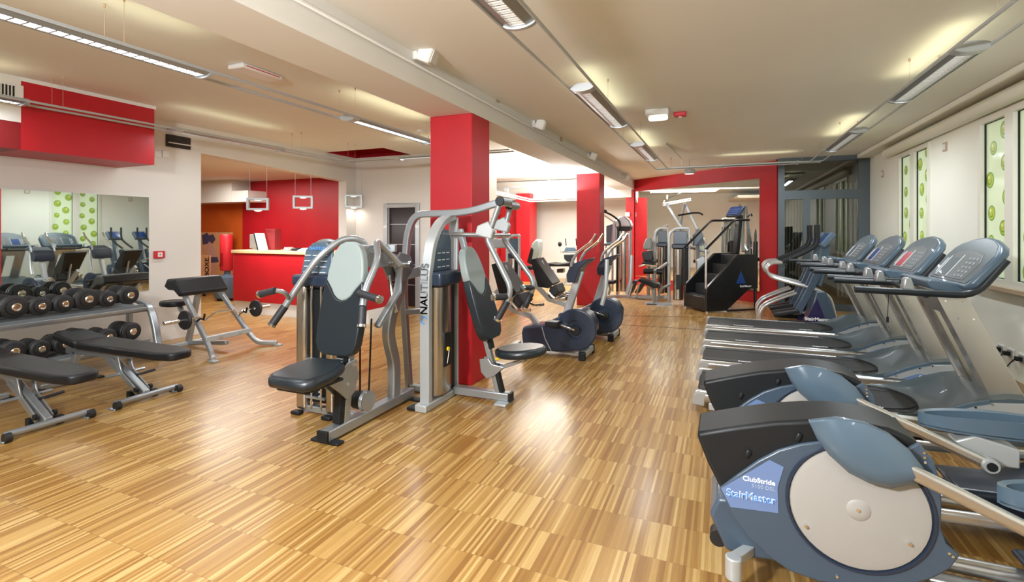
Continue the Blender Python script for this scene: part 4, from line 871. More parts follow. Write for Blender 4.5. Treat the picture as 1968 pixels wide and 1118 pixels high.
# stainless shroud with slot and stack
ys0, ys1 = 3.665, 3.93
b = B(o_); sh = [(TX0 + 0.0, ys0), (TX0 + 0.075, ys0), (TX0 + 0.115, ys0 + 0.04), (TX0 + 0.13, (ys0 + ys1) / 2), (TX0 + 0.115, ys1 - 0.04), (TX0 + 0.075, ys1), (TX0, ys1)]
b.prism(sh, 'Z', 0.08, 1.03); b.obj('stack_shroud', 'steel', t, bevel=0.02, seg=3, ang=60)
b = B(o_); b.box(TX0 + 0.10, TX0 + 0.136, ys0 + 0.075, ys0 + 0.20, 0.32, 0.62); b.obj('selector_window', 'black', t, bevel=0.012, seg=3)
b = B(o_); b.lathe([(0.004, 0), (0.018, 0.004), (0.018, 0.018), (0.006, 0.02)], (TX0 + 0.136, ys0 + 0.12, 0.475), (1, 0, 0), 14); pn = b.obj('selector_pin', 'yellow', t)
b = B(o_); b.tube([(TX0 + 0.155, ys0 + 0.12, 0.465), (TX0 + 0.16, ys0 + 0.08, 0.36)], 0.003, n=6); b.obj('pin_cord', 'white', pn)
b = B(o_); b.box(TX0 + 0.02, TX0 + 0.07, 3.95, 4.03, 0.06, 1.02); b.obj('weight_stack', 'black', t, bevel=0.004)
b = B(o_); b.prism([(TX0 - 0.02, 3.62), (TX0 + 0.17, 3.62), (TX0 + 0.19, 3.80), (TX0 + 0.17, 3.99), (TX0 - 0.02, 3.99)], 'Z', 1.03, 1.15); b.obj('tower_tray', 'slatedark', t, bevel=0.02, seg=3)
b = B(o_); b.prism([(3.66, 1.15), (3.98, 1.15), (3.98, 1.40), (3.94, 1.50), (3.86, 1.52), (3.74, 1.40), (3.68, 1.28)], 'X', TX0 + 0.05, TX0 + 0.065); ip = b.obj('instruction_board', 'slate2', t, bevel=0.006)
b = B(o_)
for i in range(3):
    for j in range(3): b.box(TX0 + 0.066, TX0 + 0.068, 3.74 + i * 0.075, 3.79 + i * 0.075, 1.18 + j * 0.06, 1.188 + j * 0.06)
b.obj('printed_panel', 'whiteink', ip, smooth=False)
# back arch with overhead boom
ar = [PY(787, 752, 3.95), PY(775, 560, 3.95), PY(783, 450, 3.95), PY(797, 412, 3.95), PY(900, 408, 3.95), PY(962, 388, 3.95)]
b = B(o_); b.rtube(fillet(ar, 0.16, 7), 0.055, 0.062, (0, 1, 0)); b.obj('overhead_boom', 'silver', t, bevel=0.010, ang=50)
b = B(o_); b.rtube([(ar[0].x, 3.95, 0.035), (TX0, 3.95, 0.035)], 0.055, 0.06, (0, 1, 0)); b.obj('rear_foot_beam', 'silver', t, bevel=0.006)
b = B(o_); b.rtube([PY(772, 600, 3.95), PY(812, 597, 3.95)], 0.05, 0.05, (0, 1, 0)); b.obj('brace', 'silver', t, bevel=0.006)
b = B(o_); b.rtube([PY(779, 528, 3.95), PY(812, 520, 3.95)], 0.06, 0.09, (0, 1, 0)); b.obj('brace', 'silver', t, bevel=0.006)
# base beam toward the seat
b = B(o_); b.box(TX1, -1.70, 3.96, 4.04, 0.02, 0.09); b.obj('base_beam', 'silver', t, bevel=0.008)
b = B(o_); b.box(-1.70, -1.68, 3.958, 4.042, 0.018, 0.092); b.obj('beam_cap', 'black', t)
b = B(o_); b.box(-1.80, -1.69, 3.88, 4.10, 0, 0.022); b.obj('foot_plate', 'silver2', t, bevel=0.005)
# main leaning seat column
c0, c1 = PY(962, 768, 4.0), PY(886, 432, 4.0); c1 = PY(884, 440, 4.0)
b = B(o_); b.rtube([c0, c1], 0.05, 0.05, (0, 1, 0)); b.obj('seat_column', 'silver', t, bevel=0.008)
def along(f): return c0 + (c1 - c0) * f
Dn = (c1 - c0).normalized(); Nx = Vector((Dn.z, 0, -Dn.x))
for (f0, f1) in ((0.04, 0.20), (0.29, 0.36)):
    b = B(o_); b.rtube([along(f0) + Nx * 0.035, along(f1) + Nx * 0.035], 0.06, 0.035, (0, 1, 0)); b.obj('column_cover', 'black', t, bevel=0.006)
sb = [(921, 690), (938, 689), (945, 700), (968, 706), (950, 722), (935, 728), (924, 715)]
b = B(o_); b.prism(pxz(sb, 3.95), 'Y', 3.95, 3.965); b.obj('seat_bracket', 'silver', t, bevel=0.004)
b = B(o_); b.prism(pxz(sb, 3.95), 'Y', 4.04, 4.055); b.obj('seat_bracket', 'silver', t, bevel=0.004)
b = B(o_); b.rtube([PY(945, 712, 4.0), PY(1010, 690, 4.0)], 0.06, 0.03, (0, 1, 0)); b.obj('seat_arm', 'silver', t, bevel=0.005)
b = B(o_); b.cyl(PY(953, 690, 3.93), PY(969, 686, 3.93), 0.011, 10); b.obj('adjuster_handle', 'yellow', t)
seat = ell(0.22, 0.0, 0.23, 0.20, 22)
pad('seat_pad', PY(957, 683, 4.0), (1, 0, 0.10), (0, 1, 0), seat, 0.075, 'vinyl2', t, 0.034, o_)
# back pad, leaning away from the tower
Wp = (PY(905, 500, 3.99) - PY(950, 660, 3.99)); Wp.y = 0; Wp.normalize(); Up = Vector((0, -1, 0)); Op = PY(938, 652, 4.0); Op.y = 4.0
s_ = 1.0
b = B(o_); b.slab(Op, Up, Wp, dark, -0.075); b.obj('back_pad', 'vinyl2', t, bevel=0.014, seg=4, ang=50)
b = B(o_); b.slab(Op, Up, Wp, lite, -0.07); b.obj('headrest', 'greypad', t, bevel=0.014, seg=4, ang=50)
b = B(o_); b.rtube([along(0.62), Op + Wp * 0.35], 0.05, 0.04, (0, 1, 0)); b.obj('pad_bracket', 'silver', t)
# pivot head and the two press arms
for (px, py, Yp) in ((966, 387, 3.72), (983, 395, 4.25)):
    q = PY(px, py, Yp); b = B(o_); b.cyl(q + Vector((0, -0.05, 0)), q + Vector((0, 0.12, 0)), 0.038, 20); h = b.obj('pivot_hub', 'silver', t)
    b = B(o_); b.cyl(q + Vector((0, -0.065, 0)), q + Vector((0, -0.05, 0)), 0.040, 20); b.obj('hub_cap', 'black', h, bevel=0.005)
q0, q1 = PY(966, 387, 3.72), PY(983, 395, 4.25)
b = B(o_); b.cyl(q0 + Vector((0, 0.1, 0)), q1, 0.024, 14); b.obj('pivot_shaft', 'silver', t)
for (Yp, P_, G0, G1, S0, S1) in (
    (3.72, [(959, 395), (940, 448), (937, 461), (978.6, 546), (981, 562), (975, 578)], (975, 578), (957, 612), (976, 570), (950, 571)),
    (4.25, [(981, 395), (971, 437), (968, 460), (1022, 534), (1025.5, 548), (1021, 563)], (1021, 563), (1009, 590), (1024, 552), (1006, 553))):
    b = B(o_); b.tube([PY(p[0], p[1], Yp) for p in P_], 0.024, 0.05, 12); b.obj('press_arm', 'silver', t)
    grip('hand_grip', PY(*G0, Yp), PY(*G1, Yp - 0.02), 0.028, t, o_)
    grip('hand_grip', PY(*S0, Yp), PY(S1[0], S1[1], Yp - 0.10), 0.026, t, o_)
    j = PY(P_[1][0], P_[1][1], Yp)
    b = B(o_); b.prism([(j.x - 0.12, j.z - 0.015), (j.x - 0.10, j.z + 0.06), (j.x + 0.0, j.z + 0.10), (j.x + 0.05, j.z + 0.02), (j.x + 0.03, j.z - 0.05)], 'Y', Yp - 0.03, Yp + 0.03); b.obj('knuckle', 'silver2', t, bevel=0.012)
a_ = PY(868, 450, 3.98); c_ = PY(955, 452, 3.98)
b = B(o_); b.cyl(a_, c_, 0.022, 12); b.cyl((c_.x, 3.72, c_.z), (c_.x, 4.25, c_.z), 0.018, 12); b.obj('link_rod', 'tube', t)
# ================================================================ FREE WEIGHTS ON THE LEFT
def dumbbell(label, loc, R=0.085, L=0.34, cap='brass', group='dumbbells', proto=None):
    if proto:
        c = copy_tree(proto); c.location = loc; c['label'] = label; c['group'] = group; return c
    t = thing('dumbbell', label, 'dumbbell', loc, 0, group)
    b = B(); b.cyl((-L * 0.2, 0, 0), (L * 0.2, 0, 0), 0.016, 12); b.obj('handle', 'chrome', t)
    for s in (-1, 1):
        x = s * L * 0.2; b = B()
        b.lathe([(R * 0.8, 0), (R, 0.006), (R, 0.028), (R * 0.93, 0.034), (R * 0.93, 0.038), (R, 0.044), (R, 0.064), (R * 0.86, 0.072), (R * 0.7, 0.074), (R * 0.66, 0.088), (R * 0.5, 0.092)], (x, 0, 0), (s, 0, 0), 28); wgt = b.obj('weight_plate', 'rubber', t)
        b = B(); b.lathe([(R * 0.36, 0.088), (R * 0.36, 0.100), (R * 0.28, 0.106), (R * 0.2, 0.104), (R * 0.06, 0.104)], (x, 0, 0), (s, 0, 0), 18); b.obj('end_bolt', cap, wgt)
    return t
RX = -6.33
# rack
t = thing('dumbbell_rack', 'silver two shelf dumbbell rack against the mirror wall', 'rack', (RX, 2.6, 0)); o_ = t.location.copy()
for (x, z, tilt) in ((RX, 0.61, 8), (RX + 0.12, 0.22, 8)):
    Rm = Matrix.Rotation(math.radians(tilt), 3, 'Y')
    b = B(o_); b.box(x - 0.20, x + 0.20, 0.8, 3.70, z - 0.012, z + 0.012, rot=Rm); b.box(x + 0.185, x + 0.20, 0.8, 3.70, z - 0.012, z + 0.035, rot=Rm, c=(x, 2.25, z)); sh = b.obj('shelf', 'silver', t, bevel=0.003)
    for s in (-0.12, 0.12):
        b = B(o_); b.box(x + s - 0.01, x + s + 0.01, 0.8, 3.70, z + 0.012, z + 0.05, rot=Rm, c=(x, 2.25, z)); b.obj('saddle_rail', 'silver', sh)
for Yl in (3.76, 0.9):
    b = B(o_); b.rtube(fillet([(RX - 0.22, Yl, 0.70), (RX + 0.14, Yl, 0.62), (RX + 0.24, Yl, 0.40), (RX + 0.32, Yl, 0.06), (RX + 0.34, Yl, 0.0)], 0.10), 0.075, 0.05, (0, 1, 0)); b.obj('side_leg', 'silver', t, bevel=0.012, ang=50)
    b = B(o_); b.rtube([(RX - 0.24, Yl, 0.70), (RX - 0.24, Yl, 0.0)], 0.06, 0.05, (0, 1, 0)); b.rtube([(RX - 0.24, Yl, 0.04), (RX + 0.3, Yl, 0.04)], 0.05, 0.05, (0, 1, 0)); b.obj('rear_leg', 'silver', t, bevel=0.008)
TY = [3.545, 3.335, 3.14, 2.935, 2.745, 2.55, 2.345, 2.14]; TR = [0.103, 0.088, 0.110, 0.088, 0.090, 0.108, 0.094, 0.1]
ords = ['first', 'second', 'third', 'fourth', 'fifth', 'sixth', 'seventh', 'eighth']
for i, y in enumerate(TY):
    dumbbell('black rubber dumbbell on the upper rack shelf, %s counting from the curl bench side' % ords[i], (RX, y, 0.665 + TR[i]), TR[i], 0.35, group='dumbbells on the upper shelf', cap='chrome' if i in (1,) else 'brass')
LY = [3.50, 3.27, 3.06, 2.88, 2.69, 2.49, 2.28]; LR = [0.10, 0.085, 0.10, 0.085, 0.082, 0.10, 0.09]
for i, y in enumerate(LY):
    dumbbell('black rubber dumbbell on the lower rack shelf, %s counting from the curl bench side' % ords[i], (RX + 0.12, y, 0.275 + LR[i]), LR[i], 0.35, group='dumbbells on the lower shelf')
# adjustable benches
def bench(label, loc):
    t = thing('adjustable_bench', label, 'weight bench', loc, 0, 'adjustable weight benches')
    # local origin under the bench, front crossbar at x = 0.75
    b = B(); b.cyl((0.75, -0.26, 0.045), (0.75, 0.26, 0.045), 0.024, 14); b.obj('front_crossbar', 'silver', t)
    for s in (-1, 1):
        b = B(); b.cyl((0.79, s * 0.235, 0.034), (0.79, s * 0.275, 0.034), 0.034, 16); b.obj('wheel', 'rubber', t)
        b = B(); b.box(0.70, 0.80, s * 0.255 - 0.03, s * 0.255 + 0.03, 0, 0.014); b.obj('foot_plate', 'silver', t, bevel=0.004)
    b = B(); b.rtube([(0.74, 0, 0.05), (0.16, 0, 0.36), (-0.45, 0, 0.34)], 0.055, 0.075, (0, 1, 0), 0.05); b.obj('main_beam', 'silver', t, bevel=0.008)
    b = B(); b.rtube([(-0.30, 0, 0.33), (-0.42, 0, 0.06)], 0.055, 0.06, (0, 1, 0)); b.obj('rear_leg', 'silver', t, bevel=0.008)
    b = B(); b.rtube([(-0.42, -0.24, 0.035), (-0.42, 0.24, 0.035)], 0.05, 0.05, (0, 0, 1)); b.obj('rear_crossbar', 'silver', t, bevel=0.008)
    for s in (-1, 1):
        b = B(); b.box(-0.47, -0.37, s * 0.24 - 0.03, s * 0.24 + 0.03, 0, 0.02); b.obj('foot_plate', 'black', t, bevel=0.004)
    for s in (-0.05, 0.05):
        b = B(); b.rtube([(0.70, s, 0.07), (0.46, s, 0.22), (0.40, s, 0.38)], 0.012, 0.05, (0, 1, 0), 0.04); b.obj('support_arm', 'silver', t, bevel=0.003)
    b = B(); b.prism([(0.05, 0.40), (0.62, 0.40), (0.60, 0.36), (0.35, 0.34), (0.10, 0.36)], 'Y', -0.05, 0.05); b.obj('pad_carrier', 'silver', t, bevel=0.005)
    b = B(); R_ = Matrix.Rotation(math.radians(27), 3, 'Y'); b.box(0.22, 0.62, -0.035, -0.028, 0.19, 0.22, rot=R_); b.cyl((0.45, -0.16, 0.21), (0.45, 0.16, 0.21), 0.014, 10); b.obj('adjust_ladder', 'silver', t)
    b = B(); b.cyl((0.55, 0.03, 0.19), (0.55, 0.19, 0.20), 0.013, 10); b.obj('release_handle', 'grip', t)
    for (x, y, z) in ((0.70, 0.06, 0.10), (0.70, -0.06, 0.10), (0.15, 0.04, 0.36)):
        b = B(); b.cyl((x, y - 0.01, z), (x, y + 0.01, z), 0.022, 14); b.obj('pivot_bolt', 'black', t)
    for x in (0.58, 0.70):
        b = B(); b.box(x - 0.0, x + 0.05, -0.07 + (x - 0.58), -0.02 + (x - 0.58), 0.012, 0.075); b.obj('clamp', 'black', t, bevel=0.004)
    b = B(); b.prism([(-0.02, -0.15), (1.05, -0.13), (1.20, -0.10), (1.23, -0.06), (1.23, 0.06), (1.20, 0.10), (1.05, 0.13), (-0.02, 0.15), (-0.05, 0.12), (-0.05, -0.12)], 'Z', 0.405, 0.475); b.obj('back_pad', 'vinyl', t, bevel=0.022, seg=4, ang=40)
    b = B(); b.prism([(-0.45, -0.13), (-0.10, -0.15), (-0.07, -0.12), (-0.07, 0.12), (-0.10, 0.15), (-0.45, 0.13), (-0.50, 0.08), (-0.50, -0.08)], 'Z', 0.0, 0.07)
    sp = b.obj('seat_pad', 'vinyl', t, bevel=0.022, seg=4, ang=40)
    for v in sp.data.vertices: v.co.z += 0.405 + (-0.07 - v.co.x) * 0.13
    return t
bn = bench('black padded weight bench in front of the dumbbell rack, closer to the curl bench', (-5.45, 2.83, 0))
c = copy_tree(bn); c.location = (-5.45, 2.13, 0); c['label'] = 'black padded weight bench cut by the photo edge, in front of its twin'
# preacher curl bench
t = thing('preacher_curl_bench', 'silver preacher curl bench with slanted black arm pad, by the reception opening', 'curl bench', (-5.95, 4.38, 0)); o_ = t.location.copy()
tops = {}
for (y, s) in ((4.10, -1), (4.68, 1)):
    x_f = -5.50
    b = B(o_); b.rtube(fillet([(-6.22, y + 0.06 * -s, 0.76), (-5.66, y, 0.14), (-5.56, y + s * 0.03, 0.045), (-5.36, y + s * 0.16, 0.035)], 0.12), 0.05, 0.055, (0, 1, 0)); b.obj('front_leg', 'silver', t, bevel=0.010, ang=50)
    b = B(o_); b.box(-5.40, -5.30, y + s * 0.16 - 0.035, y + s * 0.16 + 0.035, 0, 0.02); b.obj('foot_plate', 'silver2', t, bevel=0.004)
    b = B(o_); b.tube([(-5.86, y, 0.40), (-5.80, y, 0.44), (-5.74, y, 0.43), (-5.72, y, 0.50)], 0.012, n=8); b.obj('bar_hook', 'black', t)
b = B(o_); b.rtube([(-5.68, 4.08, 0.20), (-5.68, 4.70, 0.20)], 0.065, 0.045, (0, 0, 1)); b.obj('cross_beam', 'silver2', t, bevel=0.008)
for y in (4.25, 4.52):
    b = B(o_); b.cyl((-5.655, y, 0.2), (-5.64, y, 0.2), 0.012, 10); b.obj('bolt', 'chrome', t)
b = B(o_); b.rtube([(-6.22, 4.38, 0.74), (-6.42, 4.38, 0.06)], 0.06, 0.06, (0, 1, 0)); b.rtube([(-6.42, 4.38, 0.04), (-5.70, 4.38, 0.10)], 0.05, 0.05, (0, 1, 0)); b.rtube([(-6.40, 4.38, 0.30), (-6.60, 4.38, 0.50)], 0.05, 0.05, (0, 1, 0)); b.obj('centre_post', 'silver', t, bevel=0.008)
b = B(o_); b.rtube([(-6.42, 4.10, 0.035), (-6.42, 4.66, 0.035)], 0.05, 0.05, (0, 0, 1)); b.obj('rear_foot', 'silver2', t, bevel=0.008)
b = B(o_); b.prism([(-6.42, 0.80), (-6.36, 0.90), (-6.22, 0.90), (-6.08, 0.73), (-6.13, 0.68), (-6.24, 0.76), (-6.34, 0.76)], 'Y', 4.06, 4.70); b.obj('arm_pad', 'vinyl', t, bevel=0.022, seg=4, ang=40)
b = B(o_); b.prism([(p[0], p[1]) for p in ell(-6.66, 4.34, 0.17, 0.15, 20)], 'Z', 0.51, 0.58); b.obj('seat_pad', 'vinyl', t, bevel=0.022, seg=4)
# EZ bar with two plates
t = thing('curl_bar', 'chrome zigzag curl bar resting on the hooks of the curl bench', 'barbell', (-5.78, 4.38, 0.455)); bx, bz = -5.78, 0.455; o_ = t.location.copy()
b = B(o_); b.tube([(bx, 3.94, bz), (bx, 4.10, bz), (bx - 0.02, 4.16, bz - 0.05), (bx + 0.03, 4.26, bz + 0.04), (bx + 0.03, 4.50, bz + 0.04), (bx - 0.02, 4.60, bz - 0.05), (bx, 4.66, bz), (bx, 4.84, bz)], 0.011, 0.03, 10); b.obj('bar', 'chrome', t)
for (a, c_, nm) in ((3.66, 3.94, 'sleeve'), (4.84, 5.08, 'sleeve')):
    b = B(o_); b.cyl((bx, a, bz), (bx, c_, bz), 0.022, 14); b.obj(nm, 'chrome', t)
for (y, lab) in ((3.90, 'small black weight plate on the near end of the curl bar'), (4.86, 'small black weight plate on the far end of the curl bar')):
    b = B(); b.lathe([(0.022, -0.016), (0.105, -0.016), (0.112, -0.008), (0.112, 0.008), (0.105, 0.016), (0.022, 0.016)], (0, 0, 0), (0, 1, 0), 32); o = b.obj('weight_plate', 'rubber'); o.location = (bx, y, bz); tag(o, lab, 'weight plate', 'plates on the curl bar')
# ================================================================ RECEPTION
CY = 6.474; cl = PY(448, 480, CY).x; cr = PY(706, 480, CY).x
t = thing('reception_counter', 'long red reception counter with pale wood top and white plinth', 'counter', ((cl + cr) / 2, CY + 0.3, 0)); o_ = t.location.copy()
b = B(o_); b.box(cl, cr, CY, CY + 0.6, 0.22, 1.09); b.obj('front_panel', 'red', t, bevel=0.004)
b = B(o_); b.box(cl - 0.02, cr + 0.02, CY - 0.03, CY + 0.65, 1.09, 1.145); b.obj('worktop', 'wood', t, bevel=0.006)
b = B(o_); b.box(cl + 0.0, cr, CY + 0.03, CY + 0.55, 0, 0.22); b.obj('plinth', 'white', t)
b = B(o_); b.box(cl - 0.012, cl, CY + 0.01, CY + 0.1, 0.7, 1.08); b.obj('edge_strip', 'white', t)
k = area('counter_fill', ((cl + cr) / 2, CY - 0.35, 1.6), 2.4, 0.2, 45, (1, 0.95, 0.92)); aim(k, ((cl + cr) / 2, CY + .05, 0.4))  # added unseen lamp, stands in for strobe light on the counter front
def on(px, dy=0.3): return PY(px, 480, CY + dy).x
x0, x1 = on(481), on(508)
t = thing('monitor', 'grey flat monitor seen from its back on the reception counter', 'monitor', ((x0 + x1) / 2, CY + 0.3, 1.145)); hh = PY(490, 450, CY + .3).z - 1.145
b = B(); b.box(-(x1 - x0) / 2, (x1 - x0) / 2, -0.02, 0.03, 0.02, hh); b.obj('casing', 'greyplastic', t, bevel=0.012)
b = B(); b.box(-0.06, 0.06, -0.06, 0.08, 0, 0.02); b.obj('stand', 'greyplastic', t, bevel=0.004)
x0 = on(506, 0.15); t = thing('card_reader', 'dark tilted panel with white stripe leaning before the grey monitor', 'panel', (x0, CY + 0.15, 1.145))
b = B(); b.box(-0.035, 0.0, -0.10, 0.10, 0.0, 0.33, rot=Matrix.Rotation(math.radians(-18), 3, 'Y'), c=(0, 0, 0)); b.obj('casing', 'black', t, bevel=0.005)
b = B(); b.box(0.002, 0.010, -0.10, 0.10, 0.0, 0.32, rot=Matrix.Rotation(math.radians(-18), 3, 'Y'), c=(0, 0, 0)); b.obj('white_stripe', 'white', t)
x0, x1 = on(516, 0.35), on(534, 0.35); zt = PY(520, 440, CY + .35).z
b = B(); b.box(x0, x1, CY + 0.28, CY + 0.42, 1.146, zt); o = b.obj('box_file', 'darkred', bevel=0.004); tag(rebase(o), 'dark red box standing on the reception counter', 'box')
for i, (p0, p1, lab, m_) in enumerate(((550, 562, 'stapled grey papers lying on the counter next to the dark red box', 'greyplastic'), (564, 578, 'dark telephone handset lying on the reception counter', 'black'), (577, 592, 'pale folded leaflet at the end of the row of things on the counter', 'white'))):
    x0, x1 = on(p0, 0.2), on(p1, 0.2); b = B(); b.prism([(x0, 1.146), (x1, 1.146), (x1 - 0.03, 1.18 + 0.01 * i), (x0 + 0.04, 1.21 - 0.02 * i)], 'Y', CY + 0.12, CY + 0.30); o = b.obj(('paper_stack', 'telephone_handset', 'leaflet')[i], m_, bevel=0.008); tag(rebase(o), lab, ('papers', 'telephone', 'leaflet')[i])
# pendants
for i, (pa, pb, ya, yb, Xp, lab) in enumerate(((476, 516, 380, 404, -7.12, 'square ring pendant lamp over the orange side of reception'), (564, 601, 376, 401, -7.12, 'square ring pendant lamp between the two others, before the red wall'), (663, 696, 374, 399, -6.9, 'square ring pendant lamp in front of the white pier'))):
    pc = PX((pa + pb) / 2, (ya + yb) / 2, Xp); d = -SA * pc.x + CA * pc.y; wd = (pb - pa) / FPX * d * 0.96; hh = (yb - ya) / FPX * d
    t = thing('pendant_lamp', lab, 'pendant lamp', pc, AZ + 0.25, 'square pendant lamps'); e = 0.035; D_ = 0.09
    b = B(); b.box(-wd / 2, wd / 2, -D_ / 2, D_ / 2, hh / 2 - e, hh / 2); b.box(-wd / 2, wd / 2, -D_ / 2, D_ / 2, -hh / 2, -hh / 2 + e); b.box(-wd / 2, -wd / 2 + e, -D_ / 2, D_ / 2, -hh / 2 + e, hh / 2 - e); b.box(wd / 2 - e, wd / 2, -D_ / 2, D_ / 2, -hh / 2 + e, hh / 2 - e); b.obj('ring_frame', 'silver2', t, bevel=0.003)
    b = B(); b.sphere((0, 0, -hh / 2 + 0.0), 0.06, (1, 0.6, 0.35)); b.obj('bulb', 'bulb', t)
    b = B(); b.sphere((0, 0, hh / 2 - e), 0.06, (1, 0.6, 0.3)); b.obj('bulb', 'lamp_soft', t)
    for s in (-1, 1):
        b = B(); b.cyl((s * wd * 0.4, 0, hh / 2), (s * wd * 0.4, 0, (2.66 if i < 2 else 3.0) - pc.z - 0.002), 0.002, 6); b.obj('wire', 'silver2', t)
    l = area('pendant_light', (pc.x, pc.y, pc.z - hh / 2 - 0.03), 0.1, 0.1, 1.5, (1, 0.9, 0.8))
# poster, sign, free-standing punch bag
PYY = 8.3
p0, p1 = PY(385, 446, PYY), PY(446, 548, PYY)
t = thing('boxing_poster', 'poster of a boxer in blue shorts leaning by the orange wall', 'poster', ((p0.x + p1.x) / 2, PYY + 0.02, p1.z)); o_ = t.location.copy()
b = B(o_); b.box(p0.x, p1.x, PYY, PYY + 0.02, p1.z, p0.z); b.obj('sheet', 'photo_tan', t)
def blob(name, pts, m_, dy=0.003):
    b = B(o_); b.prism(pxz(pts, PYY - dy), 'Y', PYY - dy, PYY - dy + 0.002); b.obj(name, m_, t, smooth=False)
blob('boxer_body', [(395, 470), (405, 462), (412, 475), (418, 490), (414, 510), (403, 512), (398, 495)], 'skin', 0.003)
blob('boxer_glove', [(388, 452), (398, 447), (404, 456), (400, 468), (390, 470)], 'photo_blue', 0.004)
blob('boxer_head', [(402, 452), (410, 450), (414, 460), (408, 468), (402, 464)], 'photo_blue', 0.005)
blob('boxer_shorts', [(403, 494), (418, 494), (420, 503), (404, 505)], 'photo_blue', 0.006)
blob('boxer_legs', [(404, 505), (410, 505), (409, 530), (404, 530)], 'skin', 0.006)
q0, q1 = PY(386, 490, 7.8), PY(403, 524, 7.8)
t = thing('boxing_sign', 'narrow upright sign lettered BOXE in a thin frame', 'sign', ((q0.x + q1.x) / 2, 7.82, q1.z - 0.0)); o_ = t.location.copy()
b = B(o_); b.box(q0.x - 0.02, q1.x, 7.8, 7.83, q1.z - 0.14, q0.z); b.obj('board', 'photo_tan', t, bevel=0.002)
tt = text('lettering', 'BOXE', 0.17, (q1.x - 0.04, 7.797, q1.z - 0.10), (0, 0, 1), (-1, 0, 0), 'black', t, org=o_, bold=0.02)
b = B(o_); b.box(q1.x - 0.03, q1.x - 0.02, 7.797, 7.8, q1.z - 0.13, q0.z - 0.01); b.obj('border_line', 'black', t)
b = B(o_); b.box(q0.x + 0.05, q0.x + 0.12, 7.8, 7.83, 0, q1.z - 0.14); b.obj('post', 'black', t)
bc = PY(435, 500, 7.6); d_ = -SA * bc.x + CA * bc.y; r_ = 11 / FPX * d_
t = thing('punch_bag', 'red free-standing punch bag with dark lettering on a grey drum base', 'punch bag', (bc.x, 7.6, 0))
zt, zb = PY(435, 450, 7.6).z, PY(435, 520, 7.6).z
b = B(); b.lathe([(r_ * 0.85, zb), (r_, zb + 0.03), (r_, zt - 0.03), (r_ * 0.85, zt)], (0, 0, 0), (0, 0, 1), 24); b.obj('bag', 'redplastic', t)
b = B(); zz = PY(435, 528, 7.6).z; zf = 0.0
b.lathe([(0.16, 0), (0.25, 0.06), (0.27, zz * 0.5), (0.24, zz - 0.04), (0.12, zz), (0.06, zz + 0.02), (0.06, zb)], (0.03, 0, 0), (0, 0, 1), 24); b.obj('drum_base', 'slate2', t)
text('lettering', 'Boxe', 0.14, (0.05, -r_ - 0.004, zb + 0.10), (0, 0, 1), (-1, 0, 0), 'darkred', t, bold=0.01)
# ================================================================ MACHINES FURTHER BACK
def tb(t, o_, name, pts, Yp, r, m, rad=0.05, n=8):
    b = B(o_); b.tube([PY(p[0], p[1], p[2] if len(p) > 2 else Yp) for p in pts], r, rad, n); return b.obj(name, m, t)
def pr(t, o_, name, pts, Y0, Y1, m, bv=0.01):
    b = B(o_); b.prism(pxz(pts, Y0), 'Y', Y0, Y1); return b.obj(name, m, t, bevel=bv, ang=45)
def base_at(px, py): return PZ(px, py, 0)
# ---- stair climber before the mirror (turned towards the slanting wall)
A_ = PZ(1358, 602, 0); t = thing('stair_climber', 'black stair climbing machine with revolving steps and blue console before the big mirror', 'stair climber', (A_.x, A_.y, 0), math.radians(37))
side = [(0, 0.03), (0.42, 0.03), (0.92, 0.42), (1.02, 0.42), (1.10, 0.42), (1.10, 1.30), (1.04, 1.30), (1.03, 1.06), (0.66, 1.06), (0.02, 0.47), (0, 0.42)]
for (y0, y1) in ((0.0, 0.06), (0.66, 0.72)):
    b = B(); b.prism(side, 'Y', y0, y1); b.obj('side_panel', 'blackpaint', t, bevel=0.01)
for k_ in range(5):
    x0, z0 = 0.03 + k_ * 0.19, 0.30 + k_ * 0.185
    b = B(); b.box(x0, x0 + 0.24, 0.06, 0.66, z0 - 0.03, z0); b.box(x0 - 0.0, x0 + 0.02, 0.06, 0.66, z0 - 0.19, z0 - 0.03); st_ = b.obj('step', 'deck', t, bevel=0.006)
    b = B()
    for j in range(6): b.box(x0 + 0.02 + j * 0.035, x0 + 0.03 + j * 0.035, 0.07, 0.65, z0, z0 + 0.004)
    b.obj('tread_grip', 'belt', st_, smooth=False)
b = B(); b.box(0.0, 0.06, 0.06, 0.66, 0.03, 0.28); b.obj('front_cover', 'blackpaint', t, bevel=0.008)
for y in (0.03, 0.69):
    b = B(); b.rtube([(0.45, y, 0.03), (1.06, y, 0.03), (1.06, y, 0.45)], 0.04, 0.04, (0, 1, 0)); b.obj('rear_leg', 'blackpaint', t, bevel=0.006)
    b = B(); b.cyl((0.03, y, 0), (0.03, y, 0.035), 0.025, 12); b.obj('levelling_foot', 'chrome', t)
for y in (0.02, 0.70):
    b = B(); b.tube([(0.0, y, 0.45), (0.0, y, 1.16)], 0.022, n=10); b.obj('rail_post', 'tube' if y < 0.1 else 'blackpaint', t)
    b = B(); b.tube([(0.0, y, 1.16), (0.60, y, 1.70), (0.95, y, 1.70), (0.98, 0.36, 1.70)], 0.022, 0.08, 10); b.obj('handrail', 'blackpaint', t)
b = B(); b.rtube([(0.90, 0.36, 1.05), (0.98, 0.36, 1.80)], 0.08, 0.12, (1, 0, 0)); b.obj('console_mast', 'blackpaint', t, bevel=0.01)
b = B(); Rm = Matrix.Rotation(math.radians(35), 3, 'Y'); b.box(0.86, 0.92, 0.18, 0.54, 1.74, 1.98, rot=Rm); cs = b.obj('console', 'slatedark', t, bevel=0.02)
b = B(); b.box(0.853, 0.862, 0.20, 0.52, 1.77, 1.95, rot=Rm, c=(0.89, 0.36, 1.86)); b.obj('display', 'screenblue', cs)
b = B()
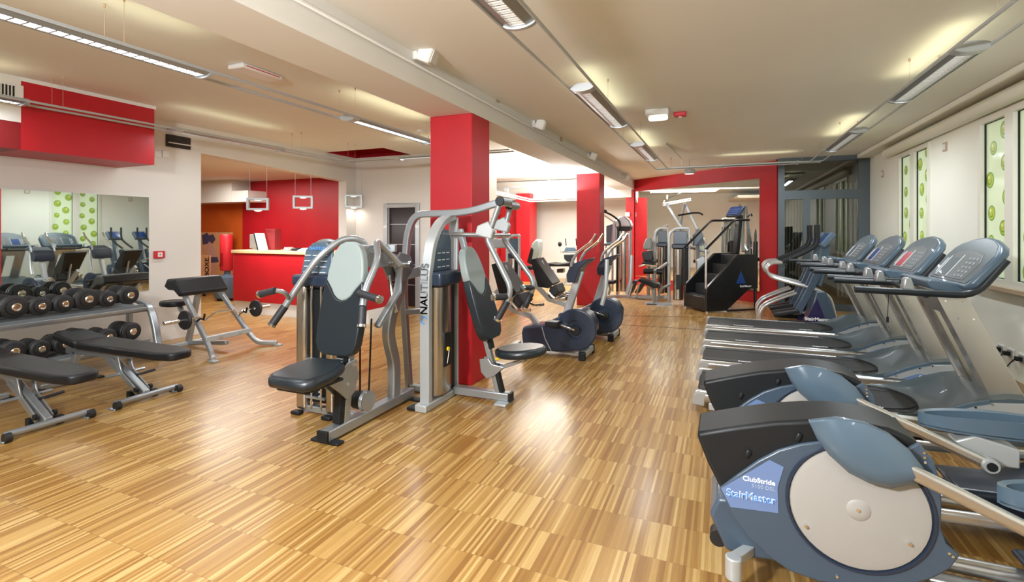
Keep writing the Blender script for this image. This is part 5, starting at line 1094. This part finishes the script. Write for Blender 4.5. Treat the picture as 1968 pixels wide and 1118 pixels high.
for j in range(3): b.box(0.850, 0.856, 0.22, 0.50, 1.79 + j * 0.05, 1.80 + j * 0.05, rot=Rm, c=(0.89, 0.36, 1.86))
b.obj('button_row', 'labelblue', cs)
b = B(); b.prism([(0.62, 0.52), (0.83, 0.52), (0.725, 0.76)], 'Y', -0.004, 0.0); b.obj('triangle_emblem', 'screenblue', t)
text('lettering', 'StairMaster', 0.055, (0.70, -0.004, 0.455), (1, 0, 0), (0, 0, 1), 'whiteink', t, bold=0.01)
# ---- stepper(s) with chrome loops
def stepper(label, Yp):
    q = PY(1560, 600, Yp); t = thing('stepper', label, 'stepper', (q.x, Yp + 0.3, 0), 0, 'steppers beside the glazed partition'); o_ = t.location.copy()
    b = B(o_); pts = pxz([(1546, 628), (1566, 558), (1586, 560), (1604, 606), (1600, 628)], 9.0); b.prism(pts, 'Y', Yp + 0.08, Yp + 0.50); b.obj('body_cover', 'slate', t, bevel=0.02, seg=3)
    b = B(o_); pts = pxz([(1540, 628), (1567, 570), (1588, 624)], 9.0); b.prism(pts, 'Y', Yp + 0.065, Yp + 0.08); lp = b.obj('label_panel', 'purple', t, bevel=0.003)
    a = PY(1544, 612, 9.0); text('lettering', 'StairMaster', 0.072, (a.x, Yp + 0.063, a.z), (1, 0, 0), (0, 0, 1), 'whiteink', lp, org=o_, bold=0.025)
    b = B(o_); b.box(PY(1545, 600, 9.0).x - 0.35, PY(1600, 600, 9).x + 0.1, Yp + 0.25, Yp + 0.33, 0.0, 0.06); b.obj('floor_beam', 'black', t, bevel=0.008)
    for (dy, dp) in ((0.12, 0), (0.38, 6)):
        def P9(p): v = PY(p[0] - dp * 0, p[1], 9.0); return (v.x, Yp + dy, v.z)
        b = B(o_); b.tube([P9(p) for p in ((1462, 622), (1459, 600), (1470, 585), (1500, 572), (1530, 562))], 0.022, 0.12, 10); b.obj('lower_loop', 'tube', t)
        b = B(o_); b.tube([P9(p) for p in ((1503, 504), (1482, 505), (1472, 515), (1478, 530), (1500, 538), (1560, 553), (1592, 566), (1600, 590), (1605, 618))], 0.022, 0.14, 10); b.obj('side_rail', 'tube', t)
        b = B(o_); b.tube([P9(p) for p in ((1503, 503), (1540, 488), (1566, 474), (1571, 462), (1571, 432))], 0.024, 0.08, 10); b.obj('handlebar', 'black', t)
        b = B(o_); b.rtube([P9(p) for p in ((1531, 600), (1545, 575), (1560, 545), (1575, 510))], 0.05, 0.10, (0, 1, 0)); b.obj('drive_column', 'slate', t, bevel=0.01)
        v = P9((1515, 603)); b = B(o_); b.box(v[0] - 0.22, v[0] + 0.14, Yp + dy - 0.07, Yp + dy + 0.07, v[2] - 0.0, v[2] + 0.05, rot=Matrix.Rotation(math.radians(-14), 3, 'Y')); b.obj('pedal', 'black', t, bevel=0.01)
    b = B(o_); v0, v1 = PY(1572, 525, 9.0), PY(1590, 470, 9.0); b.rtube([(v0.x, Yp + 0.27, v0.z - 0.2), (v1.x, Yp + 0.27, v1.z)], 0.06, 0.12, (0, 1, 0)); b.obj('console_mast', 'slate2', t, bevel=0.012)
    b = B(o_); b.box(v1.x - 0.05, v1.x + 0.04, Yp + 0.10, Yp + 0.44, v1.z - 0.06, v1.z + 0.20, rot=Matrix.Rotation(math.radians(38), 3, 'Y')); cs = b.obj('console', 'slate2', t, bevel=0.02)
    b = B(o_); b.box(v1.x - 0.058, v1.x - 0.05, Yp + 0.14, Yp + 0.40, v1.z - 0.02, v1.z + 0.16, rot=Matrix.Rotation(math.radians(38), 3, 'Y'), c=(v1.x - 0.005, Yp + 0.27, v1.z + 0.07)); b.obj('display', 'screenblue', cs)
    return t
stepper('blue and black stepper with chrome loop rails, its white lettering facing the room', 8.80)
stepper('stepper half hidden behind the other one, against the glazed partition', 9.50)
# ---- two recumbent bikes by the second column
def make_recumbent(label, dY, k, shift):
    Yp = 5.65; t = thing('recumbent_bike', label, 'exercise bike', (0, 0, 0), 0, 'recumbent bikes next to the second red column')
    def Q(pts, Y=Yp): return pxz(pts, Y)
    b = B(); b.prism(Q([(1001, 640), (1004, 628), (1040, 625), (1070, 610), (1095, 600), (1112, 598), (1128, 607), (1138, 625), (1138, 640), (1128, 658), (1110, 672), (1095, 677), (1058, 676), (1030, 672), (1004, 668)]), 'Y', Yp + 0.01, Yp + 0.36); b.obj('body_shroud', 'slatedark', t, bevel=0.025, seg=3)
    cx, cz = Q([(1107, 633)])[0]; R_ = cz - Q([(1107, 676)])[0][1]; R_ *= 0.93
    b = B(); b.lathe([(R_, 0), (R_, 0.02), (R_ - 0.012, 0.028), (R_ - 0.02, 0.0285), (0.11, 0.0285), (0.105, 0.015), (0.07, 0.015), (0.065, 0.025), (0.01, 0.025)], (cx, Yp + 0.01, cz), (0, -1, 0), 36); b.obj('flywheel_disc', 'slatedark', t)
    b = B(); b.cyl((cx, Yp - 0.025, cz), (cx, Yp - 0.05, cz), 0.055, 20); b.obj('crank_hub', 'black', t)
    b = B(); e_ = Q([(1070, 618)])[0]; b.rtube([(cx, Yp - 0.055, cz), (e_[0], Yp - 0.06, e_[1])], 0.03, 0.02, (0, 1, 0)); b.obj('crank_arm', 'chrome', t, bevel=0.004)
    b = B(); b.box(e_[0] - 0.08, e_[0] + 0.07, Yp - 0.2, Yp - 0.07, e_[1] - 0.03, e_[1] + 0.03); b.obj('pedal', 'black', t, bevel=0.01)
    b = B(); b.tube([(x, Yp - 0.01, z) for x, z in Q([(1042, 628), (1048, 650), (1060, 674)])], 0.006, n=6); b.obj('seam_line', 'greyplastic', t)
    fx = Q([(1120, 680)])[0][0]; b = B(); b.rtube([(fx, Yp + 0.0, 0.06), (fx, Yp + 0.40, 0.06)], 0.07, 0.07, (0, 0, 1)); b.obj('front_foot', 'silver2', t, bevel=0.01)
    for y in (Yp - 0.03, Yp + 0.40):
        b = B(); b.box(fx - 0.04, fx + 0.04, y - 0.02, y + 0.03, 0.0, 0.10); b.obj('foot_cap', 'black', t, bevel=0.01)
    rx = Q([(975, 660)])[0][0]; b = B(); b.rtube([(rx, Yp + 0.18, 0.05), (cx, Yp + 0.18, 0.06)], 0.06, 0.06, (0, 0, 1)); b.rtube([(rx, Yp - 0.05, 0.04), (rx, Yp + 0.4, 0.04)], 0.06, 0.06, (0, 0, 1)); b.obj('frame_beam', 'silver2', t, bevel=0.01)
    b = B(); m0, m1 = Q([(1078, 600)])[0], Q([(1108, 522)])[0]; b.rtube([(m0[0], Yp + 0.18, m0[1] - 0.1), (m1[0], Yp + 0.18, m1[1])], 0.07, 0.09, (0, 1, 0)); b.obj('mast', 'silver2', t, bevel=0.012)
    b = B(); b.prism(Q([(1089, 543), (1087, 528), (1096, 508), (1130, 497), (1131, 500), (1112, 516), (1104, 543)]), 'Y', Yp + 0.02, Yp + 0.36); b.obj('console', 'slatedark', t, bevel=0.02)
    for y in (Yp + 0.0, Yp + 0.38):
        b = B(); b.tube([(x, y, z) for x, z in Q([(1109, 486), (1125, 474), (1136, 466), (1146, 450)])], 0.017, 0.06, 8); b.obj('handlebar', 'chrome', t)
        b = B(); b.tube([(x, y, z) for x, z in Q([(1109, 486), (1100, 500), (1098, 512)])], 0.017, 0.05, 8); b.obj('bar_stem', 'silver', t)
    b = B(); b.prism(Q([(944, 508), (954, 505), (992, 562), (982, 572), (960, 568)]), 'Y', Yp + 0.0, Yp + 0.05); b.prism(Q([(946, 508), (954, 505), (992, 562), (984, 568)]), 'Y', Yp + 0.05, Yp + 0.38); b.obj('backrest', 'vinyl', t, bevel=0.02, seg=3)
    b = B(); b.prism(Q([(984, 572), (997, 563), (1005, 583), (990, 597), (980, 590)]), 'Y', Yp + 0.02, Yp + 0.38); b.obj('seat', 'rubber', t, bevel=0.02, seg=3)
    b = B(); b.rtube([(x, Yp + 0.2, z) for x, z in Q([(940, 560), (975, 600), (1010, 612), (1030, 640)])], 0.05, 0.07, (0, 1, 0)); b.obj('seat_rail', 'silver2', t, bevel=0.01)
    b = B(); b.tube([(x, Yp + 0.2, z) for x, z in Q([(958, 512), (972, 545), (985, 600)])], 0.02, 0.05, 8); b.obj('backrest_post', 'silver', t)
    for y in (Yp - 0.04, Yp + 0.44):
        b = B(); b.tube([(x, y, z) for x, z in Q([(985, 580), (1000, 597), (1022, 594)])], 0.018, 0.05, 8); b.obj('seat_handle', 'chrome', t)
    b = B(); b.tube([(x, Yp + 0.18, z) for x, z in Q([(1150, 590), (1158, 560), (1160, 500)])], 0.025, 0.1, 10); b.obj('swing_arm', 'silver2', t)
    t.location = (shift, dY, 0); return t
make_recumbent('dark blue recumbent bike with round flywheel cover, closer to the tall press machine', 0, 1, 0)
make_recumbent('dark blue recumbent bike right in front of the second red column, behind its twin', 1.12, 1, 0.10)
# ---- weight machine builder for the back
def tower(t, o_, px0, px1, ptop, Yp, dep=0.30, cap='silver2'):
    a, c = PY(px0, ptop, Yp), PY(px1, ptop, Yp); b = B(o_); w_ = c.x - a.x
    b.rtube(fillet([(a.x, Yp, 0.02), (a.x, Yp, a.z - 0.12), (a.x + w_ * 0.3, Yp, a.z), (c.x, Yp, a.z)], 0.12), 0.10, 0.05, (0, 1, 0)); b.obj('tower_frame', 'silver2', t, bevel=0.01, ang=50)
    b = B(o_); b.rtube([(c.x, Yp, a.z), (c.x, Yp, 0.02)], 0.08, 0.03, (0, 1, 0)); b.obj('tower_post', 'silver2', t, bevel=0.006)
    b = B(o_); b.prism([(a.x + w_ * 0.2, Yp - 0.02), (a.x + w_ * 0.3, Yp - 0.06), (a.x + w_ * 0.62, Yp - 0.06), (a.x + w_ * 0.7, Yp - 0.02), (a.x + w_ * 0.7, Yp + 0.1), (a.x + w_ * 0.2, Yp + 0.1)], 'Z', 0.08, a.z - 0.42); b.obj('stack_shroud', 'steel', t, bevel=0.02, seg=3, ang=60)
    b = B(o_); b.box(a.x + w_ * 0.36, a.x + w_ * 0.55, Yp - 0.066, Yp - 0.055, 0.3, 0.6); b.obj('selector_window', 'black', t)
    b = B(o_); b.box(a.x + w_ * 0.14, a.x + w_ * 0.95, Yp - 0.07, Yp + 0.1, a.z - 0.42, a.z - 0.33); b.obj('tower_tray', 'slatedark', t, bevel=0.015)
    b = B(o_); b.box(a.x + w_ * 0.22, a.x + w_ * 0.9, Yp - 0.02, Yp, a.z - 0.33, a.z - 0.06); b.obj('instruction_board', 'slate2', t, bevel=0.01)
    b = B(o_); b.box(a.x + w_ * 0.74, a.x + w_ * 0.93, Yp - 0.0, Yp + 0.1, 0.1, a.z - 0.42); b.obj('weight_stack', 'black', t)
    return a, c
# leg curl machine in front of the mirror
Yl = 10.75; q = base_at(1300, 584); t = thing('leg_curl_machine', 'silver leg machine with weight tower, roller pads and short black bench before the mirror', 'gym machine', (q.x, Yl, 0)); o_ = t.location.copy()
tower(t, o_, 1286, 1325, 438, Yl)
pr(t, o_, 'base_beam', [(1240, 580), (1290, 583), (1290, 590), (1240, 587)], Yl - 0.3, Yl - 0.22, 'silver', 0.006)
tb(t, o_, 'foot', [(1243, 586, Yl - 0.35), (1262, 588, Yl - 0.35)], Yl - 0.35, 0.03, 'black')
tb(t, o_, 'bench_leg', [(1256, 585), (1258, 560), (1245, 545)], Yl - 0.28, 0.035, 'silver')
pr(t, o_, 'bench_pad', [(1224, 540), (1228, 535), (1266, 546), (1265, 553), (1258, 554)], Yl - 0.45, Yl - 0.12, 'vinyl', 0.02)
tb(t, o_, 'lever_arm', [(1283, 505), (1262, 520), (1250, 522)], Yl - 0.2, 0.03, 'silver')
for p in (((1237, 521), (1256, 521)), ((1262, 522), (1274, 522))):
    b = B(o_); b.cyl(PY(p[0][0], p[0][1], Yl - 0.35), PY(p[1][0], p[1][1], Yl - 0.35), 0.055, 16); b.obj('roller_pad', 'vinyl', t)
tb(t, o_, 'brace', [(1290, 545), (1270, 555), (1262, 580)], Yl - 0.15, 0.025, 'silver')
# second tower with seat behind it
Y2 = 11.7; q = base_at(1270, 570); t = thing('leg_extension_machine', 'seated leg machine with grey and black backrest reflected in the mirror', 'gym machine', (q.x, Y2, 0)); o_ = t.location.copy()
tower(t, o_, 1259, 1284, 438, Y2)
pr(t, o_, 'headrest', [(1236, 470), (1241, 458), (1250, 456), (1254, 466), (1252, 480), (1236, 480)], Y2 - 0.5, Y2 - 0.38, 'greypad', 0.03)
pr(t, o_, 'back_pad', [(1233, 484), (1253, 481), (1256, 500), (1236, 502)], Y2 - 0.5, Y2 - 0.36, 'vinyl2', 0.02)
pr(t, o_, 'seat_pad', [(1233, 503), (1256, 502), (1257, 510), (1234, 511)], Y2 - 0.7, Y2 - 0.3, 'vinyl', 0.02)
tb(t, o_, 'seat_post', [(1246, 510), (1246, 572)], Y2 - 0.5, 0.035, 'silver')
tb(t, o_, 'hand_rail', [(1228, 512), (1240, 508), (1262, 512)], Y2 - 0.7, 0.02, 'chrome')
pr(t, o_, 'base_beam', [(1225, 568), (1285, 568), (1285, 574), (1225, 574)], Y2 - 0.55, Y2 - 0.47, 'silver', 0.006)
tb(t, o_, 'arch_frame', [(1255, 572), (1254, 470), (1262, 445), (1285, 432)], Y2 + 0.1, 0.03, 'silver2', 0.2)
# tall lever machine
Y3 = 11.4; q = base_at(1335, 575); t = thing('lever_press_machine', 'machine with two long silver lever arms rising above the stair climber rail', 'gym machine', (q.x, Y3, 0)); o_ = t.location.copy()
for (p0, p1, p2, dy) in (((1281, 391), (1305, 430), (1335, 472), 0.0), ((1316, 390), (1340, 440), (1362, 485), 0.2)):
    b = B(o_); b.rtube([PY(*p0, Y3 + dy), PY(*p1, Y3 + dy), PY(*p2, Y3 + dy)], 0.07, 0.06, (0, 1, 0)); b.obj('lever_arm', 'silver2', t, bevel=0.01)
tb(t, o_, 'support_post', [(1316, 392), (1308, 430), (1306, 470)], Y3 + 0.1, 0.028, 'silver')
tb(t, o_, 'pull_bar', [(1303, 414), (1330, 409), (1345, 409), (1351, 413)], Y3, 0.018, 'black')
tb(t, o_, 'main_post', [(1340, 440), (1342, 585)], Y3 + 0.05, 0.045, 'silver')
tb(t, o_, 'cross_tube', [(1306, 470), (1362, 485)], Y3 + 0.1, 0.03, 'silver')
pr(t, o_, 'side_cover', [(1338, 500), (1350, 490), (1362, 500), (1360, 530), (1345, 560), (1338, 556)], Y3 - 0.1, Y3 + 0.0, 'silver', 0.02)
pr(t, o_, 'instruction_board', [(1331, 452), (1345, 440), (1352, 452), (1350, 472), (1332, 472)], Y3 - 0.1, Y3 - 0.08, 'slate2', 0.006)
pr(t, o_, 'base_beam', [(1306, 578), (1360, 580), (1360, 586), (1306, 585)], Y3 + 0.0, Y3 + 0.1, 'silver', 0.006)
# ---- dual cable machine right of the second column
Y4 = 11.6; q = base_at(1190, 572); t = thing('cable_tower_machine', 'tall silver cable machine with domed top and black pulley arms beside the second red column', 'gym machine', (q.x, Y4, 0)); o_ = t.location.copy()
a, c = PY(1184, 424, Y4), PY(1212, 424, Y4)
b = B(o_); b.box(a.x, a.x + 0.05, Y4 - 0.03, Y4 + 0.2, 0.02, a.z - 0.05); b.box(c.x - 0.05, c.x, Y4 - 0.03, Y4 + 0.2, 0.02, a.z - 0.05); b.obj('tower_frame', 'silver', t, bevel=0.006)
b = B(o_); b.prism([(a.x + 0.08, Y4 - 0.05), (a.x + 0.16, Y4 - 0.09), (a.x + 0.24, Y4 - 0.05), (a.x + 0.24, Y4 + 0.1), (a.x + 0.08, Y4 + 0.1)], 'Z', 0.1, a.z - 0.1); b.obj('stack_shroud', 'steel', t, bevel=0.015, seg=3, ang=60)
pr(t, o_, 'dome_cap', [(1182, 436), (1182, 424), (1190, 416), (1200, 415), (1210, 424), (1214, 436)], Y4 - 0.12, Y4 + 0.2, 'silver2', 0.03)
pr(t, o_, 'cap_band', [(1184, 436), (1212, 436), (1210, 444), (1186, 444)], Y4 - 0.10, Y4 + 0.18, 'black', 0.01)
tb(t, o_, 'pulley_arm', [(1162, 407), (1176, 413), (1190, 424), (1192, 434), (1188, 442), (1186, 560)], Y4 - 0.2, 0.022, 'black', 0.1)
tb(t, o_, 'pulley_arm', [(1160, 413), (1175, 423), (1184, 430)], Y4 - 0.2, 0.018, 'silver2')
b = B(o_); q = PY(1163, 406, Y4 - 0.2); b.cyl(q + Vector((0, -0.03, 0)), q + Vector((0, 0.03, 0)), 0.04, 16); b.obj('pulley', 'black', t)
pr(t, o_, 'instruction_board', [(1165, 434), (1178, 430), (1180, 468), (1165, 466)], Y4 - 0.1, Y4 - 0.08, 'slate2', 0.006)
pr(t, o_, 'board_post', [(1178, 424), (1182, 424), (1184, 468), (1174, 468)], Y4 - 0.12, Y4 - 0.06, 'silver', 0.01)
for (x0, x1) in ((1165, 1167), (1177, 1179)):
    tb(t, o_, 'guide_post', [(x0, 468), (x1 - 2, 560)], Y4 - 0.1, 0.025, 'tube')
tb(t, o_, 'cross_tube', [(1150, 470), (1182, 468)], Y4 - 0.15, 0.035, 'slate2')
pr(t, o_, 'low_pad', [(1160, 540), (1180, 540), (1180, 546), (1160, 546)], Y4 - 0.4, Y4 - 0.1, 'vinyl', 0.01)
tb(t, o_, 'pad_leg', [(1170, 546), (1173, 556), (1168, 568)], Y4 - 0.25, 0.03, 'silver')
pr(t, o_, 'base_beam', [(1162, 567), (1240, 567), (1240, 572), (1162, 573)], Y4 - 0.3, Y4 - 0.2, 'silver', 0.006)
for (xa, xb) in ((1206, 1214), (1219, 1232)):
    pr(t, o_, 'foot_board', [(xa, 562), (xb + 3, 538), (xb + 10, 540), (xa + 8, 564)], Y4 - 0.45, Y4 - 0.2, 'deck', 0.01)
    tb(t, o_, 'board_leg', [(xa + 10, 545), (xa + 3, 570)], Y4 - 0.46, 0.02, 'tube')
# ---- back room: tower machine, recliner, exercise bench, low bike
Y5 = 8.6; q = PY(975, 600, Y5); t = thing('chest_machine', 'arched silver weight machine before the red wall, seen between the press arms', 'gym machine', (q.x, Y5, 0)); o_ = t.location.copy()
tower(t, o_, 976, 998, 452, Y5)
pr(t, o_, 'cross_head', [(940, 458), (972, 458), (975, 476), (942, 478)], Y5 - 0.1, Y5 + 0.1, 'silver', 0.02)
Y6 = 12.0; q = PY(1022, 560, Y6); t = thing('recliner_machine', 'machine with tall narrow grey and black backrest against the far red column', 'gym machine', (q.x, Y6, 0)); o_ = t.location.copy()
pr(t, o_, 'backrest', [(1013, 505), (1022, 468), (1030, 459), (1036, 463), (1036, 480), (1030, 512)], Y6, Y6 + 0.3, 'greypad', 0.03)
pr(t, o_, 'back_pad', [(1012, 504), (1020, 474), (1024, 478), (1020, 508)], Y6 - 0.05, Y6 + 0.28, 'vinyl', 0.02)
tb(t, o_, 'backrest_post', [(1028, 500), (1030, 540), (1026, 560)], Y6 + 0.1, 0.035, 'silver')
tb(t, o_, 'floor_beam', [(1000, 556), (1035, 552)], Y6, 0.035, 'silver')
pr(t, o_, 'seat', [(1000, 512), (1024, 510), (1026, 518), (1002, 520)], Y6 - 0.1, Y6 + 0.3, 'vinyl', 0.02)
Y7 = 13.2; q = PY(1080, 540, Y7); t = thing('recumbent_bike', 'recumbent bike with small black backrest and round grips before the pale back wall', 'exercise bike', (q.x, Y7, 0)); o_ = t.location.copy()
pr(t, o_, 'backrest', [(1083, 489), (1106, 488), (1104, 500), (1099, 503), (1090, 503), (1084, 498)], Y7, Y7 + 0.1, 'vinyl2', 0.02)
pr(t, o_, 'console', [(1087, 475), (1104, 475), (1109, 482), (1084, 483)], Y7 + 0.3, Y7 + 0.36, 'slate2', 0.01)
tb(t, o_, 'shelf_bar', [(1080, 484), (1109, 484)], Y7 + 0.3, 0.015, 'slate')
pr(t, o_, 'long_seat', [(1043, 508), (1056, 505), (1072, 507), (1095, 504), (1094, 512), (1045, 512)], Y7 - 0.1, Y7 + 0.4, 'vinyl', 0.02)
b = B(o_); v = PY(1076, 469, Y7); b.sphere(v, 0.07, (0.8, 0.5, 1)); b.obj('round_grip', 'black', t)
tb(t, o_, 'grip_stem', [(1076, 474), (1078, 486)], Y7, 0.012, 'greyplastic')
for x in (1087, 1107):
    tb(t, o_, 'handlebar', [(x, 458), (x + 1, 472)], Y7 + 0.3, 0.014, 'black')
tb(t, o_, 'seat_post', [(1094, 503), (1096, 520), (1085, 545)], Y7 + 0.1, 0.03, 'silver2')
pr(t, o_, 'low_body', [(1070, 517), (1082, 516), (1082, 524), (1070, 524)], Y7, Y7 + 0.2, 'doordark', 0.01)
tb(t, o_, 'floor_beam', [(1050, 546), (1100, 546)], Y7 + 0.1, 0.03, 'silver2')
Y8 = 10.6; q = PY(1070, 560, Y8); t = thing('upright_bike', 'slim upright bike with bare curved post beside the recumbent bikes', 'exercise bike', (q.x, Y8, 0)); o_ = t.location.copy()
tb(t, o_, 'handlebar_post', [(1052, 522), (1056, 517), (1062, 518), (1066, 540), (1074, 562), (1078, 572)], Y8, 0.028, 'silver2', 0.1)
tb(t, o_, 'bar_clamp', [(1065, 535), (1068, 544)], Y8, 0.035, 'black')
tb(t, o_, 'handle', [(1052, 523), (1050, 526)], Y8, 0.02, 'black')
pr(t, o_, 'low_shroud', [(1040, 590), (1050, 580), (1070, 572), (1088, 560), (1098, 566), (1100, 590)], Y8 - 0.2, Y8 + 0.1, 'slate', 0.03)
tb(t, o_, 'floor_beam', [(1030, 583), (1100, 583)], Y8 - 0.1, 0.04, 'black')
# leaning things by the climber: low exercise mats etc. are hidden; small plate on the wall
q = PY(1206, 412, 14.0); b = B(); b.box(q.x - 0.06, q.x + 0.06, 13.99, 14.02, q.z - 0.06, q.z + 0.06); o = b.obj('wall_plate', 'white', bevel=0.004); tag(rebase(o), 'tiny white plate on the edge of the far red pilaster', 'socket')
